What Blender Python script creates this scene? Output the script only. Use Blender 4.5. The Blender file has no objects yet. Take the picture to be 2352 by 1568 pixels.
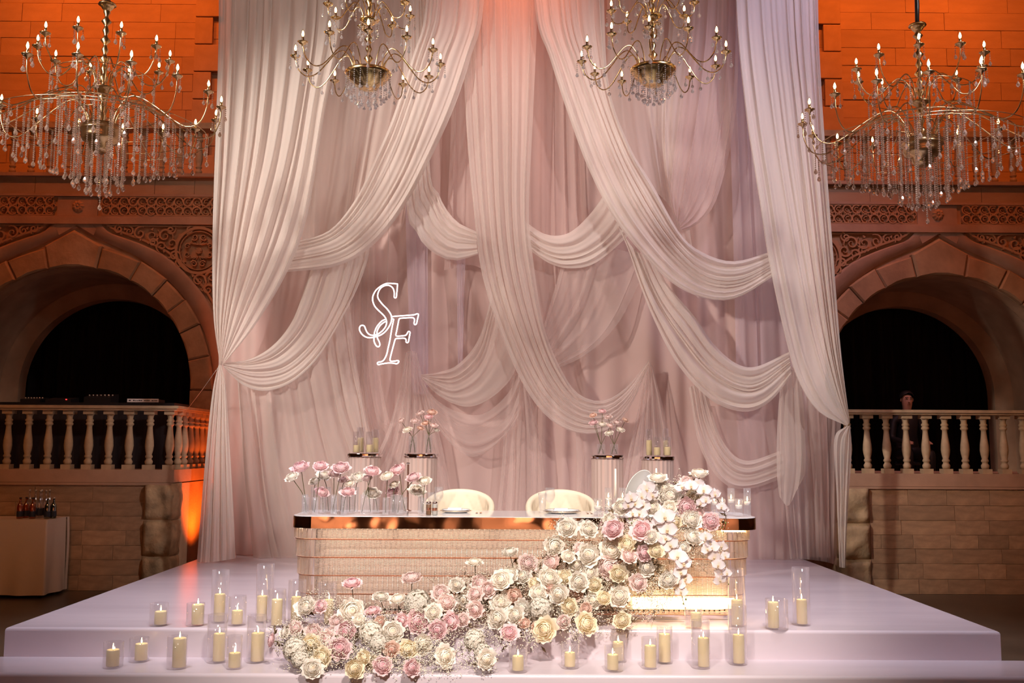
import bpy, math, random
from mathutils import Vector, Matrix, noise

rnd = random.Random(7)
PI = math.pi
def R(d): return math.radians(d)
sc = bpy.context.scene
C = sc.collection

# ------------------------------------------------------------------ camera
F = 2287.0                      # focal length in pixels of the 2352 x 1568 frame
CAM = Vector((0, 0, 1.615))
ROT = Matrix.Rotation(R(-0.35), 3, 'Z') @ Matrix.Rotation(R(90 + 6.14), 3, 'X') @ Matrix.Rotation(R(0.3), 3, 'Z')
cd = bpy.data.cameras.new('camera'); cam = bpy.data.objects.new('camera', cd); C.objects.link(cam)
cd.sensor_width = 36.0; cd.lens = 36.0 * F / 2352.0; cd.clip_end = 200
cam.matrix_world = Matrix.Translation(CAM) @ ROT.to_4x4()
sc.camera = cam

# ------------------------------------------------------------------ view, world, lights
sc.view_settings.view_transform = 'Standard'; sc.view_settings.look = 'None'
sc.view_settings.gamma = 1.0; sc.view_settings.use_curve_mapping = False
sc.view_settings.exposure = 0.2
sc.cycles.transparent_max_bounces = 14
sc.cycles.max_bounces = 6; sc.cycles.sample_clamp_indirect = 4.0
sc.cycles.caustics_reflective = False; sc.cycles.caustics_refractive = False
w = bpy.data.worlds.new('world'); sc.world = w; w.use_nodes = True
w.node_tree.nodes['Background'].inputs[0].default_value = (1.0, 0.72, 0.62, 1)
w.node_tree.nodes['Background'].inputs[1].default_value = 0.0

def spot(name, loc, tgt, power, col, size=40, blend=0.6, rad=0.25):
    d = bpy.data.lights.new(name, 'SPOT'); d.energy = power; d.color = col
    d.spot_size = R(size); d.spot_blend = blend; d.shadow_soft_size = rad
    o = bpy.data.objects.new(name, d); C.objects.link(o); o.location = loc
    o.rotation_euler = (Vector(tgt) - Vector(loc)).to_track_quat('-Z', 'Y').to_euler(); return o
# stage wash from the hall's lighting truss, outside the picture; the last spot is an added fill
spot('truss_wash_left_offscreen', (-7.5, 2.5, 6.5), (-0.35, 11.4, 3.1), 3700, (1.0, 0.87, 0.78), 37, 0.5, 0.3)
spot('truss_wash_right_offscreen', (7.0, 1.5, 7.5), (0.5, 11.4, 3.2), 2100, (1.0, 0.86, 0.83), 36, 0.5, 0.3)
spot('truss_front_right_offscreen', (1.2, 0.3, 8.6), (0.0, 7.1, 0.75), 4600, (1.0, 0.89, 0.81), 32, 0.9, 0.35)
spot('front_fill_left_offscreen', (-3.0, -2.0, 6.5), (0.0, 7.1, 0.8), 2600, (1.0, 0.90, 0.84), 26, 0.9, 0.35)  # fill added to brighten the flower fronts, not a known lamp
# lavender-white beams on the stage floor beside the table
spot('stage_beam_left_offscreen', (-3.2, 5.2, 8.0), (-2.6, 8.4, 0.4), 1900, (0.92, 0.87, 1.0), 34, 1.0, 0.3)
spot('stage_beam_right_offscreen', (3.4, 5.2, 8.0), (2.8, 8.4, 0.4), 1900, (0.92, 0.87, 1.0), 34, 1.0, 0.3)
# lavender and pink washes on the drapes from above, then two added fills
spot('drape_wash_lavender_offscreen', (3.3, 8.8, 8.6), (3.3, 11.5, 4.6), 300, (0.80, 0.68, 1.0), 60, 0.9, 0.3)
spot('drape_wash_pink_offscreen', (0.0, 9.3, 9.0), (0.1, 11.6, 4.6), 170, (1.0, 0.62, 0.70), 60, 0.9, 0.3)
spot('drape_fill_left_offscreen', (-2.4, 5.0, 9.8), (-2.1, 11.2, 6.7), 520, (1.0, 0.87, 0.80), 44, 1.0, 0.3)  # added fill, lifts the drape tops that the wash cones leave dim
spot('drape_fill_right_offscreen', (2.6, 5.0, 9.8), (2.3, 11.2, 6.7), 330, (1.0, 0.86, 0.84), 44, 1.0, 0.3)  # same added fill for the right drape top
# orange wash from the top of the drapes, centre
spot('drape_top_orange_offscreen', (0.2, 10.0, 9.3), (0.15, 11.6, 7.3), 620, (1.0, 0.24, 0.06), 52, 0.9, 0.2)
# orange wash on the upper walls from lamps under the ceiling
for sx, sn in ((-1, 'left'), (1, 'right')):
    for gx, pw, gn in ((4.2, 290, 'inner'), (5.7, 390, 'middle'), (7.4, 360, 'outer')):
        spot('upper_wall_orange_%s_%s_offscreen' % (gn, sn), (sx * gx, 12.0, 10.2), (sx * gx, 14.3, 7.4), pw, (1.0, 0.19, 0.022), 75, 0.9, 0.2)
    # reddish grazing wash on the carved arch walls, warm fill added to brighten the terraces
    spot('arch_wash_%s_offscreen' % sn, (sx * 5.7, 9.6, 9.6), (sx * 5.5, 13.0, 3.9), 380, (1.0, 0.22, 0.06), 50, 1.0, 0.25)
    spot('terrace_fill_%s_offscreen' % sn, (sx * 3.6, 3.0, 7.0), (sx * 5.9, 11.5, 1.3), 430, (1.0, 0.44, 0.17), 26, 1.0, 0.3)
# orange uplight standing on the floor behind the left drape: its glow shows on the wall beside the drape
spot('uplight_behind_left_drape', (-3.42, 12.2, 0.3), (-3.85, 12.6, 2.4), 150, (1.0, 0.14, 0.01), 100, 0.7, 0.1)
# orange uplights along the hall wall behind the camera, seen in the mirrored table edge
for hx, hn in ((-4.5, 'left'), (0.0, 'middle'), (4.5, 'right')):
    spot('hall_uplight_%s_offscreen' % hn, (hx, -7.6, 0.5), (hx + 0.3, -10, 1.4), 1500, (1.0, 0.45, 0.25), 70, 0.4, 0.1)

# ------------------------------------------------------------------ helpers
def ray(px, py): return ROT @ Vector(((px - 1176) / F, -(py - 784) / F, -1.0))
def at(px, py, Y):
    d = ray(px, py); return CAM + d * ((Y - CAM.y) / d.y)
def onz(px, py, z):
    d = ray(px, py); return CAM + d * ((z - CAM.z) / d.z)
def mpp(Y): return Y / F * 1.004

class MB:
    def __init__(s): s.v = []; s.f = []; s.a = None
    def add(s, vs, fs):
        o = len(s.v); s.v.extend(vs); s.f.extend([tuple(i + o for i in f) for f in fs]); return o
    def box(s, lo, hi):
        x0, y0, z0 = lo; x1, y1, z1 = hi
        s.add([(x0,y0,z0),(x1,y0,z0),(x1,y1,z0),(x0,y1,z0),(x0,y0,z1),(x1,y0,z1),(x1,y1,z1),(x0,y1,z1)],
              [(0,3,2,1),(4,5,6,7),(0,1,5,4),(1,2,6,5),(2,3,7,6),(3,0,4,7)]); return s
    def lathe(s, prof, n=16, c=(0,0,0), cap=True, M=None):
        vs = []
        for r, z in prof:
            for i in range(n):
                a = 2 * PI * i / n
                p = Vector((r * math.cos(a), r * math.sin(a), z))
                if M is not None: p = M @ p
                vs.append((p.x + c[0], p.y + c[1], p.z + c[2]))
        fs = []
        m = len(prof)
        for j in range(m - 1):
            for i in range(n):
                k = (i + 1) % n
                fs.append((j*n+i, j*n+k, (j+1)*n+k, (j+1)*n+i))
        if cap:
            if prof[0][0] > 1e-5: fs.append(tuple(range(n - 1, -1, -1)))
            if prof[-1][0] > 1e-5: fs.append(tuple(range((m-1)*n, m*n)))
        s.add(vs, fs); return s
    def tube(s, pts, r, n=6, closed=False, twist=0.0, cap=True):
        P = [Vector(p) for p in pts]; m = len(P)
        rs = r if isinstance(r, (list, tuple)) else [r] * m
        vs = []; up = None
        for i in range(m):
            if closed: t = P[(i+1) % m] - P[i-1]
            else: t = P[min(i+1, m-1)] - P[max(i-1, 0)]
            if t.length < 1e-9: t = Vector((0,0,1))
            t.normalize()
            if up is None:
                up = Vector((0,0,1)) if abs(t.z) < 0.9 else Vector((0,1,0))
            up = up - t * up.dot(t)
            if up.length < 1e-6: up = t.orthogonal()
            up.normalize(); sd = t.cross(up)
            for k in range(n):
                a = 2 * PI * k / n + twist * i
                rr = rs[i]
                vs.append(tuple(P[i] + up * (rr * math.cos(a)) + sd * (rr * math.sin(a))))
        fs = []
        for i in range(m if closed else m - 1):
            j = (i + 1) % m
            for k in range(n):
                l = (k + 1) % n
                fs.append((i*n+k, j*n+k, j*n+l, i*n+l))
        if not closed and cap:
            fs.append(tuple(range(n))); fs.append(tuple(range((m-1)*n + n - 1, (m-1)*n - 1, -1)))
        s.add(vs, fs); return s
    def grid(s, fn, nu, nv, closed_u=False):
        vs = []
        for j in range(nv + 1):
            for i in range(nu if closed_u else nu + 1):
                vs.append(tuple(fn(i / nu, j / nv)))
        w_ = nu if closed_u else nu + 1
        fs = []
        for j in range(nv):
            for i in range(nu):
                k = (i + 1) % w_
                fs.append((j*w_+i, j*w_+k, (j+1)*w_+k, (j+1)*w_+i))
        s.add(vs, fs); return s
    def octa(s, c, r, rz=None):
        x, y, z = c; h = rz or r
        s.add([(x+r,y,z),(x-r,y,z),(x,y+r,z),(x,y-r,z),(x,y,z+h),(x,y,z-h)],
              [(0,2,4),(2,1,4),(1,3,4),(3,0,4),(2,0,5),(1,2,5),(3,1,5),(0,3,5)]); return s
    def ball(s, c, r, n=10, m=6, sc_=(1,1,1)):
        prof = []
        for j in range(m + 1):
            a = -PI/2 + PI * j / m
            prof.append((max(math.cos(a) * r, 1e-4), math.sin(a) * r * sc_[2]))
        s.lathe(prof, n, c); return s
    def mesh(s, name, mat=None, smooth=True):
        me = bpy.data.meshes.new(name); me.from_pydata([tuple(v) for v in s.v], [], s.f)
        if mat: me.materials.append(mat)
        if smooth: me.polygons.foreach_set('use_smooth', [True] * len(me.polygons))
        me.update(); return me
    def build(s, name, mat=None, parent=None, smooth=True, loc=None):
        return ob(name, s.mesh(name, mat, smooth), parent, loc)
def ob(name, me, parent=None, loc=None):
    o = bpy.data.objects.new(name, me); C.objects.link(o)
    if parent is not None: o.parent = parent
    if loc is not None: o.location = loc
    return o
def tag(o, label=None, cat=None, group=None, kind=None):
    if label: o['label'] = label
    if cat: o['category'] = cat
    if group: o['group'] = group
    if kind: o['kind'] = kind
    return o
def thing(name, label, cat, loc=(0,0,0), group=None, rz=0):
    o = bpy.data.objects.new(name, None); C.objects.link(o); o.location = loc; o.rotation_euler = (0,0,rz)
    return tag(o, label, cat, group)
def copy_tree(o, parent=None):
    c = o.copy(); C.objects.link(c); c.parent = parent
    for ch in [x for x in o.children]: copy_tree(ch, c)
    return c

def cr(P, t):
    """Catmull-Rom through P (tuples) at parameter t in 0..1"""
    n = len(P) - 1
    if n == 0: return tuple(P[0])
    x = min(max(t, 0), 1) * n; i = min(int(x), n - 1); f = x - i
    p1, p2 = P[i], P[i+1]
    p0 = P[i-1] if i > 0 else tuple(2*a - b for a, b in zip(p1, p2))
    p3 = P[i+2] if i + 2 <= n else tuple(2*b - a for a, b in zip(p1, p2))
    return tuple(0.5*((2*b) + (c-a)*f + (2*a-5*b+4*c-d)*f*f + (3*b-a-3*c+d)*f**3) for a, b, c, d in zip(p0,p1,p2,p3))
def resample(P, n, dense=8):
    """n+1 points evenly spaced along the spline through P"""
    m = (len(P) - 1) * dense
    Q = [cr(P, i / m) for i in range(m + 1)]
    L = [0]
    for a, b in zip(Q, Q[1:]): L.append(L[-1] + math.dist(a[:2], b[:2]) + 1e-9)
    out = []; k = 0
    for i in range(n + 1):
        d = L[-1] * i / n
        while k < m - 1 and L[k+1] < d: k += 1
        f = (d - L[k]) / (L[k+1] - L[k])
        out.append(tuple(a + (b - a) * f for a, b in zip(Q[k], Q[k+1])))
    return out

# ------------------------------------------------------------------ materials
def newmat(name):
    m = bpy.data.materials.new(name); m.use_nodes = True
    nt = m.node_tree; nt.nodes.clear()
    out = nt.nodes.new('ShaderNodeOutputMaterial'); return m, nt, out
def N(nt, typ, **kw):
    n = nt.nodes.new(typ)
    for k, v in kw.items(): setattr(n, k, v)
    return n
def c4(c): return (c[0], c[1], c[2], 1)
def pmat(name, col, rough=0.6, metal=0.0, var=0.0, vscale=6.0, bump=0.0, bscale=30.0, rand=0.0, emit=None, estr=0.0, spec=0.5, stretch=(1,1,1), col2=None):
    m, nt, out = newmat(name)
    p = N(nt, 'ShaderNodeBsdfPrincipled'); nt.links.new(p.outputs[0], out.inputs[0])
    p.inputs['Roughness'].default_value = rough; p.inputs['Metallic'].default_value = metal
    p.inputs['Specular IOR Level'].default_value = spec
    p.inputs['Base Color'].default_value = c4(col)
    if emit: p.inputs['Emission Color'].default_value = c4(emit); p.inputs['Emission Strength'].default_value = estr
    src = None
    if var or bump:
        tc = N(nt, 'ShaderNodeTexCoord'); mp = N(nt, 'ShaderNodeMapping'); mp.inputs['Scale'].default_value = stretch
        nt.links.new(tc.outputs['Object'], mp.inputs[0])
    if var:
        no = N(nt, 'ShaderNodeTexNoise'); no.inputs['Scale'].default_value = vscale; no.inputs['Detail'].default_value = 6
        nt.links.new(mp.outputs[0], no.inputs[0])
        rp = N(nt, 'ShaderNodeValToRGB')
        rp.color_ramp.elements[0].position = 0.3; rp.color_ramp.elements[1].position = 0.7
        lo = col2 if col2 else tuple(c * (1 - var) for c in col)
        rp.color_ramp.elements[0].color = c4(lo); rp.color_ramp.elements[1].color = c4(tuple(min(1, c * (1 + var * 0.6)) for c in col))
        nt.links.new(no.outputs[0], rp.inputs[0]); src = rp.outputs[0]
    if rand:
        oi = N(nt, 'ShaderNodeObjectInfo'); mr = N(nt, 'ShaderNodeMapRange')
        mr.inputs['To Min'].default_value = 1 - rand; mr.inputs['To Max'].default_value = 1 + rand * 0.6
        nt.links.new(oi.outputs['Random'], mr.inputs[0])
        hv = N(nt, 'ShaderNodeHueSaturation')
        nt.links.new(mr.outputs[0], hv.inputs['Value'])
        if src: nt.links.new(src, hv.inputs['Color'])
        else: hv.inputs['Color'].default_value = c4(col)
        src = hv.outputs[0]
    if src: nt.links.new(src, p.inputs['Base Color'])
    if bump:
        nb = N(nt, 'ShaderNodeTexNoise'); nb.inputs['Scale'].default_value = bscale; nb.inputs['Detail'].default_value = 5
        nt.links.new(mp.outputs[0], nb.inputs[0])
        b = N(nt, 'ShaderNodeBump'); b.inputs['Strength'].default_value = bump; b.inputs['Distance'].default_value = 0.02
        nt.links.new(nb.outputs[0], b.inputs['Height']); nt.links.new(b.outputs[0], p.inputs['Normal'])
    return m
def fabric(name, col, alpha=0.75, transl=0.35, edge=0.25):
    """sheer voile: diffuse plus translucent threads with gaps between; seen at a slant the threads close up"""
    m, nt, out = newmat(name)
    d = N(nt, 'ShaderNodeBsdfDiffuse'); d.inputs[0].default_value = c4(col)
    t = N(nt, 'ShaderNodeBsdfTranslucent'); t.inputs[0].default_value = c4(col)
    mx = N(nt, 'ShaderNodeMixShader'); mx.inputs[0].default_value = transl
    nt.links.new(d.outputs[0], mx.inputs[1]); nt.links.new(t.outputs[0], mx.inputs[2])
    if alpha >= 1: nt.links.new(mx.outputs[0], out.inputs[0]); return m
    tr = N(nt, 'ShaderNodeBsdfTransparent')
    lw = N(nt, 'ShaderNodeLayerWeight'); lw.inputs[0].default_value = 0.4
    ma = N(nt, 'ShaderNodeMath', operation='MULTIPLY_ADD'); ma.inputs[1].default_value = edge; ma.inputs[2].default_value = alpha
    nt.links.new(lw.outputs['Facing'], ma.inputs[0])
    mm = N(nt, 'ShaderNodeMixShader'); nt.links.new(ma.outputs[0], mm.inputs[0])
    nt.links.new(tr.outputs[0], mm.inputs[1]); nt.links.new(mx.outputs[0], mm.inputs[2])
    nt.links.new(mm.outputs[0], out.inputs[0]); return m
def glass(name, tint=(1,1,1), gloss=0.08, rough=0.03, edge=0.6, gcol=(1,1,1), haze=0.0, hcol=(1,1,1)):
    """thin clear glass: see-through, mirror-like at a slant; haze scatters a little light"""
    m, nt, out = newmat(name)
    tr = N(nt, 'ShaderNodeBsdfTransparent'); tr.inputs[0].default_value = c4(tint)
    g = N(nt, 'ShaderNodeBsdfGlossy'); g.inputs['Roughness'].default_value = rough; g.inputs[0].default_value = c4(gcol)
    lw = N(nt, 'ShaderNodeLayerWeight'); lw.inputs[0].default_value = 0.25
    ma = N(nt, 'ShaderNodeMath', operation='MULTIPLY_ADD'); ma.inputs[1].default_value = edge; ma.inputs[2].default_value = gloss
    nt.links.new(lw.outputs['Facing'], ma.inputs[0])
    mx = N(nt, 'ShaderNodeMixShader'); nt.links.new(ma.outputs[0], mx.inputs[0])
    nt.links.new(tr.outputs[0], mx.inputs[1]); nt.links.new(g.outputs[0], mx.inputs[2])
    last = mx
    if haze:
        d = N(nt, 'ShaderNodeBsdfDiffuse'); d.inputs[0].default_value = c4(hcol); t = N(nt, 'ShaderNodeBsdfTranslucent'); t.inputs[0].default_value = c4(hcol)
        m1 = N(nt, 'ShaderNodeMixShader'); m1.inputs[0].default_value = 0.5; nt.links.new(d.outputs[0], m1.inputs[1]); nt.links.new(t.outputs[0], m1.inputs[2])
        m2 = N(nt, 'ShaderNodeMixShader'); m2.inputs[0].default_value = haze; nt.links.new(mx.outputs[0], m2.inputs[1]); nt.links.new(m1.outputs[0], m2.inputs[2]); last = m2
    nt.links.new(last.outputs[0], out.inputs[0]); return m
def emat(name, col, s):
    m, nt, out = newmat(name)
    e = N(nt, 'ShaderNodeEmission'); e.inputs[0].default_value = c4(col); e.inputs[1].default_value = s
    nt.links.new(e.outputs[0], out.inputs[0]); return m
def petalmat(name, tip, core):
    """petals: colour runs from the heart (attribute ring = 0) to the outer petals (ring = 1)"""
    m, nt, out = newmat(name)
    a = N(nt, 'ShaderNodeAttribute', attribute_name='ring')
    rp = N(nt, 'ShaderNodeValToRGB'); rp.color_ramp.elements[0].color = c4(core); rp.color_ramp.elements[1].color = c4(tip)
    rp.color_ramp.elements[0].position = 0.0; rp.color_ramp.elements[1].position = 0.5
    nt.links.new(a.outputs['Fac'], rp.inputs[0])
    oi = N(nt, 'ShaderNodeObjectInfo'); mr = N(nt, 'ShaderNodeMapRange'); mr.inputs['To Min'].default_value = 0.9; mr.inputs['To Max'].default_value = 1.06
    nt.links.new(oi.outputs['Random'], mr.inputs[0])
    hv = N(nt, 'ShaderNodeHueSaturation'); nt.links.new(mr.outputs[0], hv.inputs['Value']); nt.links.new(rp.outputs[0], hv.inputs['Color'])
    d = N(nt, 'ShaderNodeBsdfDiffuse'); t = N(nt, 'ShaderNodeBsdfTranslucent')
    nt.links.new(hv.outputs[0], d.inputs[0]); nt.links.new(hv.outputs[0], t.inputs[0])
    mx = N(nt, 'ShaderNodeMixShader'); mx.inputs[0].default_value = 0.3
    nt.links.new(d.outputs[0], mx.inputs[1]); nt.links.new(t.outputs[0], mx.inputs[2]); nt.links.new(mx.outputs[0], out.inputs[0])
    return m

M = {}
M['floor'] = pmat('floor_stone', (0.10, 0.075, 0.05), 0.3, var=0.3, vscale=2)
M['stage'] = pmat('stage_vinyl', (0.67, 0.58, 0.62), 0.24, var=0.10, vscale=1.6, bump=0.06, bscale=4, stretch=(0.35, 1.6, 1))
M['riser'] = pmat('stage_cloth', (0.74, 0.60, 0.67), 0.4, var=0.06, vscale=2, bump=0.08, bscale=5)
M['stone'] = pmat('sandstone', (0.46, 0.29, 0.17), 0.85, var=0.25, vscale=3, bump=0.35, bscale=40, rand=0.22)
M['stonewall'] = pmat('sandstone_mortar', (0.50, 0.33, 0.20), 0.9, var=0.2, vscale=4, bump=0.3, bscale=40)
M['upper'] = pmat('upper_sandstone', (0.48, 0.30, 0.18), 0.85, var=0.12, vscale=2, bump=0.15, bscale=30, rand=0.07)
M['quoin'] = pmat('rough_quoin', (0.50, 0.36, 0.21), 0.9, var=0.35, vscale=7, bump=0.6, bscale=18)
M['vous'] = pmat('voussoir_stone', (0.46, 0.29, 0.16), 0.85, var=0.22, vscale=5, bump=0.3, bscale=25, rand=0.1)
M['relief'] = pmat('carved_stone', (0.50, 0.27, 0.14), 0.85, var=0.12, vscale=6)
M['ground'] = M['relief']
M['trimst'] = pmat('moulding_stone', (0.48, 0.30, 0.20), 0.85, var=0.2, vscale=3, bump=0.15, bscale=30)
M['balus'] = pmat('baluster_stone', (0.50, 0.36, 0.22), 0.7, var=0.18, vscale=9, bump=0.15, bscale=30)
M['vault'] = pmat('vault_plaster', (0.42, 0.28, 0.18), 0.9, var=0.2, vscale=3)
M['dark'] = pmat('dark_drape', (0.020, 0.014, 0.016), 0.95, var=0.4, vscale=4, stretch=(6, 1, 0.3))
M['black'] = pmat('black_plastic', (0.012, 0.012, 0.014), 0.4)
M['back'] = fabric('blush_backdrop', (0.69, 0.51, 0.47), 1.0, 0.2)
M['voile'] = fabric('cream_voile', (0.89, 0.80, 0.74), 0.50, 0.40, 0.40)
M['voile2'] = fabric('cream_voile_dense', (0.94, 0.87, 0.81), 0.72, 0.40, 0.27)
M['blush'] = fabric('blush_voile', (0.80, 0.63, 0.60), 0.52, 0.40, 0.40)
M['sheer'] = fabric('thin_voile', (0.86, 0.74, 0.70), 0.30, 0.40, 0.5)
M['lilac'] = fabric('lilac_voile', (0.78, 0.66, 0.74), 0.55, 0.38, 0.4)
M['cloth'] = pmat('tablecloth_cotton', (0.80, 0.66, 0.55), 0.9, bump=0.15, bscale=12)
M['mirror'] = pmat('mirror_steel', (0.88, 0.85, 0.86), 0.05, 1.0, bump=0.6, bscale=1.4)
_n = [n for n in M['mirror'].node_tree.nodes if n.bl_idname == 'ShaderNodeTexNoise'][0]; _n.inputs['Detail'].default_value = 1.6; _n.inputs['Scale'].default_value = 2.4; [n for n in M['mirror'].node_tree.nodes if n.bl_idname == 'ShaderNodeBump'][0].inputs['Strength'].default_value = 0.9
M['mtop'] = pmat('white_gloss_top', (0.85, 0.84, 0.86), 0.08, 0.0)
M['rosegold'] = pmat('rose_gold', (0.72, 0.40, 0.29), 0.28, 1.0)
M['gold'] = pmat('polished_gold', (0.88, 0.66, 0.34), 0.24, 1.0)
M['goldrope'] = pmat('gold_rope', (0.85, 0.66, 0.38), 0.25, 1.0)
M['antique'] = pmat('antique_brass', (0.62, 0.44, 0.24), 0.28, 1.0)
M['brownsleeve'] = pmat('brown_candle_sleeve', (0.16, 0.08, 0.04), 0.4)
M['bulbglow'] = emat('lamp_filament', (1.0, 0.58, 0.22), 30)
M['bulbglass'] = glass('bulb_glass', (1.0, 0.96, 0.9), 0.08, 0.05, 0.5)
M['glass'] = glass('clear_glass', (0.975, 0.965, 0.97), 0.03, 0.04, 0.40, haze=0.03)
M['vase'] = glass('vase_glass', (0.99, 0.99, 0.995), 0.03, 0.04, 0.30, haze=0.05)
M['crystal'] = glass('crystal', (0.95, 0.94, 0.98), 0.34, 0.02, 0.3, haze=0.42, hcol=(1, 0.99, 1))
M['crystalw'] = glass('amber_crystal', (0.86, 0.74, 0.66), 0.34, 0.03, 0.3, (1, 0.9, 0.8), haze=0.26, hcol=(0.92, 0.76, 0.64))
M['water'] = glass('water', (0.985, 0.985, 0.99), 0.015, 0.02, 0.08)
M['wax'] = pmat('ivory_wax', (0.93, 0.77, 0.40), 0.55, bump=0.06, bscale=120, rand=0.06)
M['waxw'] = pmat('white_wax', (0.92, 0.84, 0.74), 0.5)
M['flame'] = emat('candle_flame', (1.0, 0.66, 0.28), 22)
M['wick'] = pmat('wick', (0.05, 0.04, 0.03), 0.9)
M['stem'] = pmat('rose_stem', (0.10, 0.085, 0.03), 0.7)
M['green'] = pmat('sepal_green', (0.17, 0.20, 0.05), 0.7)
M['twig'] = pmat('brown_twig', (0.13, 0.08, 0.035), 0.8)
M['gyp'] = pmat('gypsophila_white', (0.90, 0.82, 0.66), 0.8)
M['neon'] = emat('neon_tube', (1.0, 0.76, 0.76), 3.4)
M['wire'] = pmat('thin_wire', (0.6, 0.55, 0.5), 0.4, 0.6)
M['velvet'] = pmat('cream_velvet', (0.76, 0.65, 0.50), 0.75, var=0.06, vscale=6)
M['greyseat'] = pmat('grey_acrylic', (0.34, 0.32, 0.29), 0.5)
M['porc'] = pmat('porcelain', (0.9, 0.88, 0.88), 0.2)
M['linen'] = pmat('white_linen', (0.93, 0.9, 0.92), 0.85)
M['orchid'] = petalmat('orchid_petal', (0.90, 0.82, 0.83), (0.88, 0.70, 0.45))
M['hydra'] = petalmat('hydrangea_petal', (0.90, 0.84, 0.74), (0.86, 0.80, 0.60))
ROSE = {
    'C': petalmat('cream_petal', (0.98, 0.92, 0.83), (0.95, 0.79, 0.57)),
    'Y': petalmat('butter_petal', (0.97, 0.87, 0.67), (0.93, 0.73, 0.44)),
    'L': petalmat('blush_petal', (0.97, 0.80, 0.75), (0.92, 0.55, 0.53)),
    'P': petalmat('pink_petal', (0.96, 0.72, 0.72), (0.85, 0.38, 0.43)),
    'E': petalmat('peach_petal', (0.94, 0.70, 0.58), (0.82, 0.40, 0.32)),
}
RNAME = {'C': 'cream', 'Y': 'butter yellow', 'L': 'pale blush', 'P': 'rosy pink', 'E': 'peach'}

# ------------------------------------------------------------------ levels
ZS = 0.38          # stage top
ZT = 0.185         # lower tread
YF = onz(1176, 1445, 0.38).y          # stage front edge
YB = 11.80         # stage back edge
YW = 11.5          # terrace front wall
YA = 13.0          # arch wall
Z0 = 1.354         # terrace coping top
HW = 3.42          # half width of the stage

# ================================================================== THE SETTING
def struct(name, mb, mat, label, parent=None, smooth=False):
    o = mb.build(name, mat, parent, smooth)
    if parent is None: tag(o, label, kind='structure')
    return o
struct('floor', MB().box((-14, -10, -0.1), (14, 18, 0.0)), M['floor'], 'dark polished stone hall floor')
struct('ceiling', MB().box((-14, -10, 11.0), (14, 18, 11.2)), M['vault'], 'plain hall ceiling high above')
struct('wall_left', MB().box((-14.2, -10, 0), (-14, 18, 11)), M['upper'], 'sandstone side wall of the hall')
struct('wall_right', MB().box((14, -10, 0), (14.2, 18, 11)), M['upper'], 'sandstone side wall of the hall')
struct('wall_back', MB().box((-14, -10.2, 0), (14, -10, 11)), M['upper'], 'sandstone wall of the hall facing the stage')
struct('wall_middle', MB().box((-3.6, 13.3, 0), (3.6, 13.5, 11)), M['vault'], 'plain wall hidden behind the drapes')

# stage: upper platform and lower step with rounded edges
def slab(x0, x1, y0, y1, z0, z1, r=0.022, n=4):
    mb = MB()
    prof = [(z0, 0.0), (z1 - r, 0.0)] + [(z1 - r + r * math.sin(a), r - r * math.cos(a)) for a in [PI/2 * i / n for i in range(1, n + 1)]]
    rings = []
    for z, ins in prof:
        rings.append([(x0+ins, y0+ins, z), (x1-ins, y0+ins, z), (x1-ins, y1-ins, z), (x0+ins, y1-ins, z)])
    vs = [v for r_ in rings for v in r_]; fs = []
    for j in range(len(rings) - 1):
        for i in range(4): fs.append((j*4+i, j*4+(i+1) % 4, (j+1)*4+(i+1) % 4, (j+1)*4+i))
    k = (len(rings) - 1) * 4; fs.append((k, k+1, k+2, k+3))
    mb.add(vs, fs); return mb
st = slab(-HW, HW, YF, YB, 0.0, ZS).build('stage_platform', M['stage'], None, False)
tag(st, 'white glossy stage platform under the draped backdrop', 'stage', kind='structure')
st2 = slab(-4.3, 4.3, onz(1176, 1549, ZT).y, YF + 0.02, 0.0, ZT).build('stage_step', M['stage'], None, False)
tag(st2, 'low white step running along the stage front', 'step', kind='structure')

# ---- masonry
unit = MB().box((-0.5, 0, -0.5), (0.5, 1, 0.5))
def bevel_unit(name, mat, b=0.06):
    mb = MB(); q = 0.5; i = 0.5 - b
    mb.add([(-q,b,-q),(q,b,-q),(q,b,q),(-q,b,q), (-i,0,-i),(i,0,-i),(i,0,i),(-i,0,i), (-q,1,-q),(q,1,-q),(q,1,q),(-q,1,q)],
           [(4,5,6,7),(0,1,5,4),(1,2,6,5),(2,3,7,6),(3,0,4,7),(8,9,1,0),(9,10,2,1),(10,11,3,2),(11,8,0,3)])
    return mb.mesh(name, mat, False)
SM = {'stone': bevel_unit('stone', M['stone'], 0.012), 'upper': bevel_unit('stone_upper', M['upper'], 0.02)}
def masonry(parent, x0, x1, z0, z1, y, course, wmin, wmax, key, seed, gap=0.006, proud=0.02, jit=0.008):
    r_ = random.Random(seed); z = z0; row = 0
    while z < z1 - 0.03:
        h = min(course * r_.uniform(0.92, 1.08), z1 - z)
        x = x0 - r_.uniform(0, wmax * 0.6) if row % 2 else x0
        while x < x1 - 0.02:
            w_ = r_.uniform(wmin, wmax)
            a, b = max(x, x0), min(x + w_, x1)
            if x1 - b < wmin * 0.4: b = x1; x = x1
            if b - a > 0.03:
                o = ob('stone', SM[key], parent)
                p = proud + r_.uniform(-jit, jit)
                o.location = ((a+b)/2, y - p, z + h/2); o.scale = (b - a - gap, p + 0.03, h - gap)
            x += w_
        z += h; row += 1

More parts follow.
